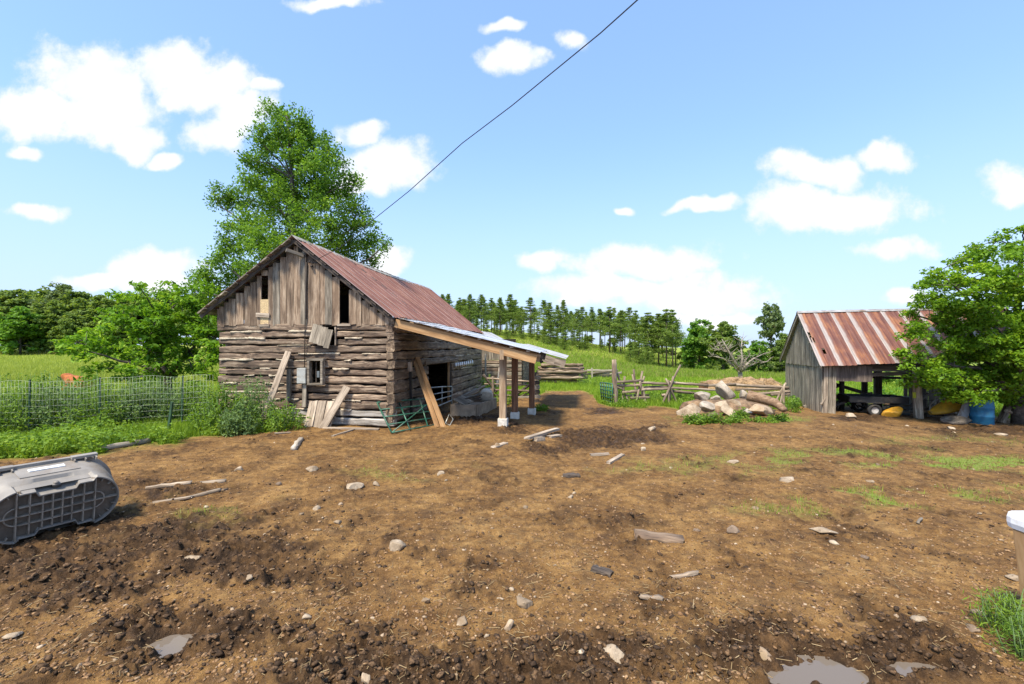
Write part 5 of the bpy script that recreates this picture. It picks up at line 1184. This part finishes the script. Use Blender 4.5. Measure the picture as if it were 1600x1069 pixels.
# generic far broadleaf trees (three kinds, 1 unit tall models scaled by metres)
def far_tree(name, seed, h, w, leafmat, label, narrow=False, nl=44, size=.5, n_lobe=34, per=3.4, open_=0.0):
    r = np.random.default_rng(seed); lob = []
    for k in range(n_lobe):
        q = r.random()**.8; z = h*(.1+.8*q); ww = w*math.sin(math.pi*min(.97,.25+.72*q))**.7; a = r.uniform(0,6.28); d = ww*(.25+.6*r.random()); lob.append((np.array((math.cos(a)*d, math.sin(a)*d, z)), r.uniform(.18,.3)*h*.6*(1-open_)))
    v, f, ce = crown(lob, per, .65*(1-open_*.4), nl, size, seed, .7, .8, .7)
    t_ = tree(name, (0,0,0), [Vector((0,0,-.3)), Vector((.05,.0,h*.2)), Vector((-.05,.05,h*.5)), Vector((0,0,h*.85))], lob[:12], ce, v, f, leafmat, M_bark, label, group=None, tw=.04, ntw=24, seed=seed, rt=.02*h)
    return t_
fa = far_tree('broadleaf_tree', 21, 11, 4.2, L_far, 'dark green woodland tree', n_lobe=36)
fb = far_tree('broadleaf_tree', 22, 9, 3.4, L_farb, 'bright green woodland tree')
fc = far_tree('broadleaf_tree', 23, 12, 4.0, L_fargrey, 'grey-green woodland tree', open_=.25, nl=26)
fd = far_tree('broadleaf_tree', 24, 10, 4.6, L_far, 'dark rounded woodland tree', n_lobe=36)
def put(src, first, px, py_base, py_top, Y, h0, wsc, label, group=None, zoff=-.2):
    x = (px-800)/F*Y; z = gz(x, Y); top = CH+(HZ-py_top)/F*Y; s = (top-z)/h0
    loc = Vector((x, Y, z+zoff))
    if first: src.matrix_basis = Matrix.Translation(loc) @ Matrix.Rotation(random.uniform(0,6.28),4,'Z') @ Matrix.Diagonal((s*wsc,s*wsc,s,1)); src['label'] = label; src.update_tag(); 
    else: return copy_tree(src, loc, random.uniform(0,6.28), (s*wsc, s), label, group)
    if group: src['group'] = group
    return src
GW = 'trees of the far left woods'
put(fa, 1, 15, 545, 455, 96, 11, 1.25, 'dark tree at the field corner of the woods beyond the pasture', GW)
put(fb, 1, 32, 545, 478, 88, 9, 1.15, 'small bright green tree in front of the dark woods edge', GW)
put(fc, 1, 96, 545, 436, 98, 12, 1.0, 'tallest grey-green tree of the pasture woods', GW)
put(fd, 1, 66, 545, 452, 100, 10, 1.2, 'rounded dark tree between the bright small tree and the tall grey-green one', GW)
fl = 'dark green tree in the woods line across the pasture'
for (s_, x, y, Y, h0, w) in ((fa,-40,452,100,11,1.3),(fd,40,455,106,10,1.3),(fa,128,458,98,11,1.2),(fd,155,462,96,10,1.2),(fa,190,462,102,11,1.3),(fd,230,460,104,10,1.3),(fa,270,458,104,11,1.3),(fd,310,460,106,10,1.3),(fa,345,470,106,11,1.3),(fd,-90,455,104,10,1.3),(fa,-140,450,106,11,1.3),(fd,80,470,92,10,1.0),(fa,110,490,90,11,1.0),(fd,5,490,90,10,1.1),(fd,140,495,92,10,1.1),(fa,175,490,94,11,1.1)):
    put(s_, 0, x, 545, y, Y, h0, w, fl, GW)
GR = 'trees behind the yard fence'
for (s_, x, y, Y, h0, w, lab) in ((fb,1092,497,62,9,.95,'round bright green tree where the pines end'),(fd,1130,502,58,10,1.0,'dark rounded tree behind the bare dead tree'),(fc,1205,466,50,12,.8,'tall thin airy tree beside the grey shed'),
      (fb,1185,530,46,9,1.1,'low green tree at the foot of the airy tree'),(fa,1225,520,44,11,.85,'leafy tree touching the shed gable'),(fb,1160,545,52,9,1.0,'small green tree behind the dead tree trunk'),(fa,1110,530,70,11,1.0,'dark tree low behind the dead tree branches'),(fd,1075,535,78,10,.9,'dark low tree past the last pines'),
      (fb,1260,560,40,9,1.2,'green thicket tree behind the shed'),(fb,1330,570,34,9,1.2,'bright thicket tree seen through the open shed'),(fb,1385,575,30,9,1.1,'bright thicket tree seen between the shed posts'),(fa,1440,545,36,11,1.2,'dark tree behind the shed roof end'),(fb,1410,585,27,9,1.0,'low bush-like tree behind the shed back girts'),(fa,1530,500,40,11,1.3,'dark tree behind the maple'),(fa,1620,480,42,11,1.4,'dark tree beyond the maple trunk'),(fb,1290,585,30,9,1.1,'low green tree close behind the shed wall')):
    put(s_, 0, x, 0, y, Y, h0, w, lab, GR)

# pines
def pine(name, seed, h, bare, label):
    r = np.random.default_rng(seed); V = []; Fq = []; lst = [([Vector((0,0,-.5)), Vector((r.normal()*.06, r.normal()*.06, h*.5)), Vector((0,0,h*.98))], [.13,.1,.03])]; C = []; S = []
    z = h*bare
    while z < h*.99:
        q = (z-h*bare)/(h*(1-bare)); rad = (2.9*(1-q)**1.05+.14)*r.uniform(.7,1.2)*(.62+.38*min(1,q*4))
        for k in range(int(r.integers(4,7))):
            a = r.uniform(0,6.28); e = rad*r.uniform(.65,1.1); rise = e*r.uniform(.05,.4)+.1; d = np.array((math.cos(a), math.sin(a), 0)); end = np.array((0,0,z))+d*e+np.array((0,0,rise))
            lst.append(([Vector((0,0,z)), Vector(np.array((0,0,z))+d*e*.55+np.array((0,0,rise*.25))), Vector(end)], [.03,.02,.01]))
            for m_ in range(5):
                w = .35+.65*m_/4; c = np.array((0,0,z))*(1-w)+end*w; nn = 13; C.append(c+r.normal(size=(nn,3))*np.array((.32,.32,.16))*(.6+.5*w)*(1.05-.6*q)); S.append(np.full(nn, .36))
        z += h*r.uniform(.035,.055)
    for k in range(int(5+r.integers(0,5))):
        zz = h*r.uniform(.06, bare); a = r.uniform(0,6.28); L = r.uniform(.4,1.0); lst.append(([Vector((0,0,zz)), Vector((math.cos(a)*L, math.sin(a)*L, zz+.05))], [.018,.006]))
    C = np.concatenate(C); S = np.concatenate(S); v, f = leaves(C, S, r, .32, .5, -.5, .1)
    t_ = thing(name, (0,0,0), label, 'pine tree', 'pines on the hill'); tubes('trunk', lst, M_pinebark, t_, 5); mk('crown', v, f, L_pine, t_); return t_
pines = [pine('pine_tree', 31+i, 12, b_, 'pine') for i, b_ in enumerate((.3,.4,.26,.08,.45))]
used = set()
PL = [(700,461,92,0),(716,464,96,2),(734,459,90,0),(742,468,99,1),(752,462,92,2),(768,466,96,1),(781,468,90,0),(797,463,92,2),(806,470,100,4),(815,474,96,1),(829,470,94,4),(835,476,102,4),(850,470,88,0),(858,474,84,2),(871,476,86,0),(880,472,84,0),(884,482,92,1),(902,478,82,1),(910,482,90,4),(925,480,86,1),(937,486,94,4),(952,480,80,1),(960,486,90,4),(970,484,84,0),(984,486,92,4),(993,484,78,1),(1003,490,86,4),(1012,486,76,1),(1019,492,84,4),(1029,490,76,2),(1041,488,74,1),(1051,490,72,1),(1056,498,80,4),(1036,500,90,4),(945,490,104,4),(976,492,104,4),(918,488,104,4),(898,486,104,4)]
for k_ in range(34): PL.append((random.uniform(690,1050), 0, random.uniform(100,116), random.choice((0,1,1,4))))
for (x, top, Y, kd) in PL:
    if top == 0: top = float(np.interp(x, [690,850,1050],[464,478,497]))+random.uniform(-3,8)
    top += random.uniform(-6,6)
    Yv = Y; X = (x-800)/F*Yv; z = gz(X, Yv); h = CH+(HZ-top)/F*Yv-z; s_ = h/12
    lab = {0:'full-crowned pine in the hilltop row', 1:'slim pine with bare lower trunk in the hilltop row', 2:'bushy dark pine in the hilltop row', 4:'tall bare-trunked pine at the back of the hilltop row'}[kd]
    loc = Vector((X, Yv, z-.1)); w = s_*random.uniform(1.05,1.6)
    if kd not in used:
        used.add(kd); o = pines[kd]; o.matrix_basis = Matrix.Translation(loc) @ Matrix.Rotation(random.uniform(0,6.28),4,'Z') @ Matrix.Diagonal((w,w,s_,1)); o['label'] = lab
    else: copy_tree(pines[kd], loc, random.uniform(0,6.28), (w, s_), lab, 'pines on the hill')
yl = 'young bushy pine with branches to the ground on the hill slope'
for i, (x, base, top, Y) in enumerate(((860,538,498,80),(882,545,505,74),(905,545,508,78),(998,566,522,62),(1008,568,528,66),(840,535,505,86),(760,524,492,88),(800,528,500,88),(985,560,530,70),(725,520,488,88),(705,0,490,90),(745,0,495,86),(775,0,500,90),(815,0,503,86),(830,0,500,90),(850,0,508,82),(870,0,512,80),(895,0,515,84),(792,0,505,82),(915,0,520,80),(940,0,528,84),(1020,0,545,74),(960,0,532,84))):
    X = (x-800)/F*Y; z = gz(X, Y); h = CH+(HZ-top)/F*Y-z; s_ = h/12; loc = Vector((X,Y,z-.1))
    if i == 0: o = pines[3]; o.matrix_basis = Matrix.Translation(loc) @ Matrix.Diagonal((s_*1.5,s_*1.5,s_,1)); o['label'] = yl; o['group'] = 'young pines on the slope'
    else: copy_tree(pines[3], loc, random.uniform(0,6.28), (s_*1.5, s_), yl, 'young pines on the slope')

for (x, top) in ((700,500),(735,505),(775,508),(815,512),(850,515),(885,520),(920,524),(955,528),(990,534),(1022,540),(1050,545)):
    put(fa if x % 2 else fd, 0, x+random.uniform(-8,8), 0, top+random.uniform(-4,4), random.uniform(122,134), 11 if x % 2 else 10, 1.7, 'low leafy tree filling the gaps behind the pine trunks', 'undergrowth trees behind the pines')

# bare dead tree
Yd = 27; db = P(1157,600,Yd); db.z = gz(db.x, db.y)
dt = thing('dead_tree', db, 'bare bleached dead tree spreading its branches beyond the rail fence', 'tree')
lst = [([db-Vector((0,0,.1)), P(1157,588,Yd), P(1156,578,Yd)], [.16,.13,.13])]
for (pts, r0) in (([(1156,578),(1148,565),(1138,548),(1128,530)],.09),([(1157,578),(1160,560),(1158,545),(1160,528)],.08),([(1157,580),(1168,568),(1178,560),(1195,552)],.08),([(1156,582),(1146,572),(1130,560),(1112,556)],.06),([(1157,582),(1170,572),(1185,566),(1200,565)],.05),([(1158,575),(1166,562),(1172,553)],.05),([(1148,565),(1140,552),(1126,545),(1116,548)],.05),([(1138,548),(1130,545),(1120,538)],.03)):
    pp = [P(x,y,Yd+random.uniform(-.3,.3)) for (x,y) in pts]; lst.append((pp, list(np.linspace(r0, .018, len(pp)))))
    for k in range(26):
        i = random.randrange(1, len(pp)); c = pp[i]*random.random(); c = pp[i-1].lerp(pp[i], random.random()); d = Vector((random.uniform(-1,1), random.uniform(-.8,.8), random.uniform(-.2,1))); lst.append(([c, c+d*.25, c+d*.5+Vector((0,0,random.uniform(-.15,.1)))], [.02,.013,.006]))
tubes('trunk', lst, M_dead, dt, 5)

# ------------------------------------------------------------------ wire fence on the left
Afn = [(-16.5,10.2),(-12.6,10.9),(-10.4,11.5),(-8.05,12.25)]
def fpt(q, h):
    k = q*(len(Afn)-1); i = min(int(k), len(Afn)-2); w = k-i; x = Afn[i][0]*(1-w)+Afn[i+1][0]*w; y = Afn[i][1]*(1-w)+Afn[i+1][1]*w
    return Vector((x, y, gz(x,y)+h+(.02*math.sin(q*19)+.015*math.sin(q*47+1))*h))
wfz = thing('wire_fence', gs(Vector((-10.4,11.5,0))), 'sagging woven wire fence on green metal posts in front of the spreading tree', 'fence')
lst = []
for k in range(9):
    h = .12+k*.15; lst.append(([fpt(i/60, h) for i in range(61)], .002))
for k in range(100):
    q = k/99; lst.append(([fpt(q, .12), fpt(q, .72)+Vector((0,.02*math.sin(q*60),0)), fpt(q, 1.32)], .0014))
tubes('wire_mesh', lst, M_wire, wfz, 3)
for q in (.2,.45,.66,.9): beam('post', fpt(q,-.2)+Vector((0,.03,0)), fpt(q,1.36)+Vector((random.uniform(-.04,.04),.03,0)), .032, .032, M_tpost, wfz, kind='plain', up=(0,1,0))
g = Gs(261,681); tag(beam('steel_post', g-Vector((0,0,.15)), P(269,628,g.y), .045, .05, M_tpost, up=(0,1,0)), 'dark green steel post leaning in low weeds in front of the wire fence', 'post')

# resting long-haired cow beyond the fence
def cow():
    gcw = P(126,605,22); gcw.z = gz(gcw.x, gcw.y); o_ = []; e_ = []; rd = []
    def chain(pts, rs, start=None):
        prev = start
        for p, r_ in zip(pts, rs):
            o_.append(p); rd.append(r_)
            if prev is not None: e_.append((prev, len(o_)-1))
            prev = len(o_)-1
        return prev
    chain([(0,0,.5),(.35,0,.52),(.62,.02,.55)], [(.3,.3),(.31,.32),(.27,.3)])
    chain([(.85,.05,.66),(1.02,.08,.78),(1.22,.1,.68),(1.34,.1,.6)], [(.17,.19),(.13,.14),(.1,.1),(.07,.07)], 2)
    chain([(-.35,0,.5),(-.65,0,.46)], [(.32,.3),(.24,.24)], 0)
    for s in (-1,1):
        chain([(.5,.26*s,.28),(.8,.28*s,.12),(.55,.33*s,.08)], [(.12,.12),(.08,.08),(.06,.06)], 2); chain([(-.55,.3*s,.28),(-.2,.36*s,.14),(-.45,.42*s,.08)], [(.15,.15),(.09,.09),(.06,.06)], len(o_) and 7)
        chain([(1.0,.08+.16*s,.86)], [(.04,.06)], 4)
    me = bpy.data.meshes.new('cow'); me.from_pydata(o_, e_, []); me.materials.append(M_fur); ob_ = bpy.data.objects.new('cow', me); link(ob_, None, Matrix.Translation(gcw+Vector((0,0,-.08))) @ Matrix.Rotation(R(160),4,'Z'))
    sk = ob_.modifiers.new('skin','SKIN'); 
    for i, r_ in enumerate(rd): me.skin_vertices[0].data[i].radius = r_
    me.skin_vertices[0].data[0].use_root = True; sk.use_smooth_shade = True; ob_.modifiers.new('sub','SUBSURF').levels = 1; ob_.modifiers[-1].render_levels = 2
    tag(ob_, 'rust-orange cow resting in tall weeds under the spreading tree', 'cow')
cow()

# ------------------------------------------------------------------ weeds and grass
def weed(name, cpx, cpy, wpx, hpx, Y, mt, label, seed, nl=900, size=.09, cat='weed', group=None, asp=.4, kind=0):
    r = np.random.default_rng(seed); b_ = P(cpx, 0, Y); b_.z = gz(b_.x, b_.y); w = wpx/F*Y/2; h = hpx/F*Y; t_ = thing(name, b_, label, cat, group); lst = []; C = []
    ns = max(8, int(nl/26))
    for k in range(ns):
        a = r.uniform(0,6.28); d = w*r.random()**.6; hh = h*(1-.55*(d/w)**2)*r.uniform(.7,1.08); base = np.array((math.cos(a)*d*.8, math.sin(a)*d*.6, -.03)); top = base+np.array((math.cos(a)*d*.3+r.normal()*.06, math.sin(a)*d*.25, hh))
        lst.append(([Vector(base)+b_, Vector(base*.5+top*.5+r.normal(size=3)*.02)+b_, Vector(top)+b_], [.007,.005,.003])); q = r.random(26)**.75
        C.append(base[None]*(1-q[:,None])+top[None]*q[:,None]+r.normal(size=(26,3))*np.array((.07,.07,.04))*(1.25-q[:,None]*.6))
    tubes('stem', lst, plain('weed_stem', (.1,.17,.05), .8) if 'weed_stem' not in MATS else MATS['weed_stem'], t_, 3)
    C = np.concatenate(C); v, f = leaves(C, size, r, asp, .9, .1); mk('foliage', v, f, mt, t_, Matrix.Translation(b_)); return t_
GWD = 'weeds along the fence and barn'
weed('weed_bush', 350, 0, 95, 78, 11.0, L_weed, 'bushy pale-flowered weed clump at the barn corner beside the leaning plank', 51, 2600, .085, group=GWD)
weed('weed_bush', 395, 0, 70, 88, 11.45, L_weedg, 'tall grey-green weed clump behind the leaning plank', 52, 2000, .08, group=GWD)
weed('weed_bush', 442, 0, 66, 52, 11.1, L_weed, 'low leafy weed clump right of the leaning plank against the logs', 53, 1500, .08, group=GWD)
weed('weed_bush', 372, 0, 44, 55, 10.6, L_weedg, 'pale feathery weed clump just left of the plank foot', 54, 1200, .08, group=GWD)
for i, (x, w, h, Y, mt) in enumerate(((20,110,90,11.3,L_weed),(90,100,84,11.6,L_weedg),(150,95,84,11.8,L_weed),(205,85,78,12.1,L_weedg),(255,80,72,12.4,L_weedg),(305,75,66,12.7,L_weed),(-60,120,95,11.2,L_weed),(125,70,70,12.6,L_weed),(60,80,88,12.0,L_weed),(230,70,66,13,L_weed))):
    weed('weed_bush', x, 0, w, h*1.05, Y, mt, 'tall yellow-green weed clump growing thickly behind the wire fence' if mt is L_weed else 'tall grey-green weed clump growing thickly behind the wire fence', 60+i, 2600, .085, group='tall weeds behind the wire fence')
for (x, w, h, Y, lab) in ((1083,22,20,12.15,'round leafy weed in front of the pale leaning boulder'),(1122,26,24,12.1,'dense leafy weed in front of the tan slabs of the heap'),(1146,20,16,12.2,'small leafy weed at the foot of the sloping tan boulder'),(1160,16,20,12.9,'thin weed growing between the heaped boulders'),(1100,24,18,12.3,'sprawling weed between the two round weeds of the heap'),(1243,38,26,15.4,'dark grass-like weed at the foot of the shed gable'),
                     (968,26,26,17.3,'leafy weed at the foot of the trunk gate post'),(1020,50,26,17.2,'green weed patch under the crossed stakes'),(1048,50,28,17.0,'bright weed patch beside the slanting tall stake'),(1075,36,22,17.2,'dark weed clump behind the pale boulder'),(918,44,24,24.5,'dark green weed mound before the log stack'),
                     (1190,44,12,12.3,'low leafy weeds at the foot of the fallen trunk'),(1215,36,14,12.6,'leafy weeds trailing toward the shed from the fallen trunk'),(785,40,22,16,'weeds growing behind the trough'),(760,30,40,19.5,'tall weeds behind the barn corner'),(845,26,12,14.6,'small weed by the block column'),(1574,46,46,3.3,'grass clump at the foot of the capped post'),(1615,44,60,3.0,'broad weed below the capped post')):
    near = Y < 4; weed('weed_plant', x, 0, w*(1.5 if near else 1), h*(1.8 if near else 1), Y, L_grass if 'grass clump' in lab else L_weed, lab, int(x)+7, 1300 if near else 420, .05 if near else .085, group='weeds about the yard edge', asp=.14 if near else .42)

def grass_field(name, n, seed, sampler, hmin, hmax, wid, mt, gmin=.45, tuftmode=False):
    r = np.random.default_rng(seed); X, Y = sampler(r, n); z, g, w, t_ = gsurf(X, Y); keep = (t_ > .12) & (r.random(len(X)) < t_*1.3) if tuftmode else (g > gmin)
    X, Y, z = X[keep], Y[keep], z[keep]; k = len(X); a = r.uniform(0,6.28,k); h = r.uniform(hmin,hmax,k)*(.5+fbm(X*1.3,Y*1.3,3,4)); l = h*r.uniform(.1,.7,k); ww = wid*r.uniform(.6,1.3,k)*(1+Y/14)
    dx, dy = np.cos(a), np.sin(a); b_ = r.uniform(0,6.28,k); A = np.stack([X-np.cos(b_)*ww, Y-np.sin(b_)*ww, z-.01],1); B = np.stack([X+np.cos(b_)*ww, Y+np.sin(b_)*ww, z-.01],1); T = np.stack([X+dx*l, Y+dy*l, z+h],1)
    o = mk(name, np.stack([A,B,T],1).reshape(-1,3), np.arange(k*3, dtype=np.int32).reshape(-1,3), mt); o['kind'] = 'stuff'; return o
def smp(px0, px1, Y0, Y1):
    def s(r, n):
        Y = 1/r.uniform(1/Y1, 1/Y0, n); px = r.uniform(px0, px1, n); return (px-800)/F*Y, Y
    return s
grass_field('meadow_grass', 90000, 71, smp(-150, 480, 8, 40), .08, .26, .006, L_grass)
grass_field('meadow_grass', 100000, 72, smp(745, 1300, 14, 60), .07, .24, .006, L_grass)
grass_field('meadow_grass', 30000, 73, smp(-150, 480, 13, 60), .1, .3, .006, MATS['pasture_blade'] if 'pasture_blade' in MATS else leaf_mat('pasture_blade', (.22,.28,.045), (.36,.42,.075), (.48,.50,.13), .4))
grass_field('hill_grass', 70000, 77, smp(690, 1260, 35, 100), .15, .5, .007, L_grass)
grass_field('hill_grass', 40000, 78, smp(690, 1260, 35, 100), .15, .45, .007, L_dry)
grass_field('pasture_grass', 60000, 79, smp(-100, 350, 25, 100), .15, .4, .007, leaf_mat('pasture_blade', (.22,.28,.045), (.36,.42,.075), (.48,.50,.13), .4))
grass_field('shed_grass', 30000, 76, smp(1190, 1750, 14, 40), .1, .4, .008, L_grass)
grass_field('yard_grass', 60000, 74, smp(100, 1640, 3.2, 13.5), .02, .085, .003, L_dry, tuftmode=True)
grass_field('yard_grass', 60000, 75, smp(100, 1640, 3.2, 13.5), .02, .09, .003, L_grass, tuftmode=True)
def ground_cover(name, n, seed, sampler, size, mt, gmin=.35):
    r = np.random.default_rng(seed); X, Y = sampler(r, n); z, g, w, t_ = gsurf(X, Y); q = fbm(X*.9, Y*.9, 3, 14); keep = (g > gmin) & (q > .44); X, Y, z, q = X[keep], Y[keep], z[keep], q[keep]
    v, f = leaves(np.stack([X, Y, z+.03+r.random(len(X))**1.5*np.clip((q-.42)*1.6,.04,.4)],1), size, r, .7, 1.6, .1); o = mk(name, v, f, mt); o['kind'] = 'stuff'
ground_cover('low_weeds', 42000, 81, smp(-120, 490, 7.5, 13), .075, L_weed)
ground_cover('low_weeds', 16000, 82, smp(940, 1290, 11.5, 19), .075, L_weed, .25)
ground_cover('thicket_weeds', 14000, 83, smp(1235, 1700, 17, 26), .16, L_farb)
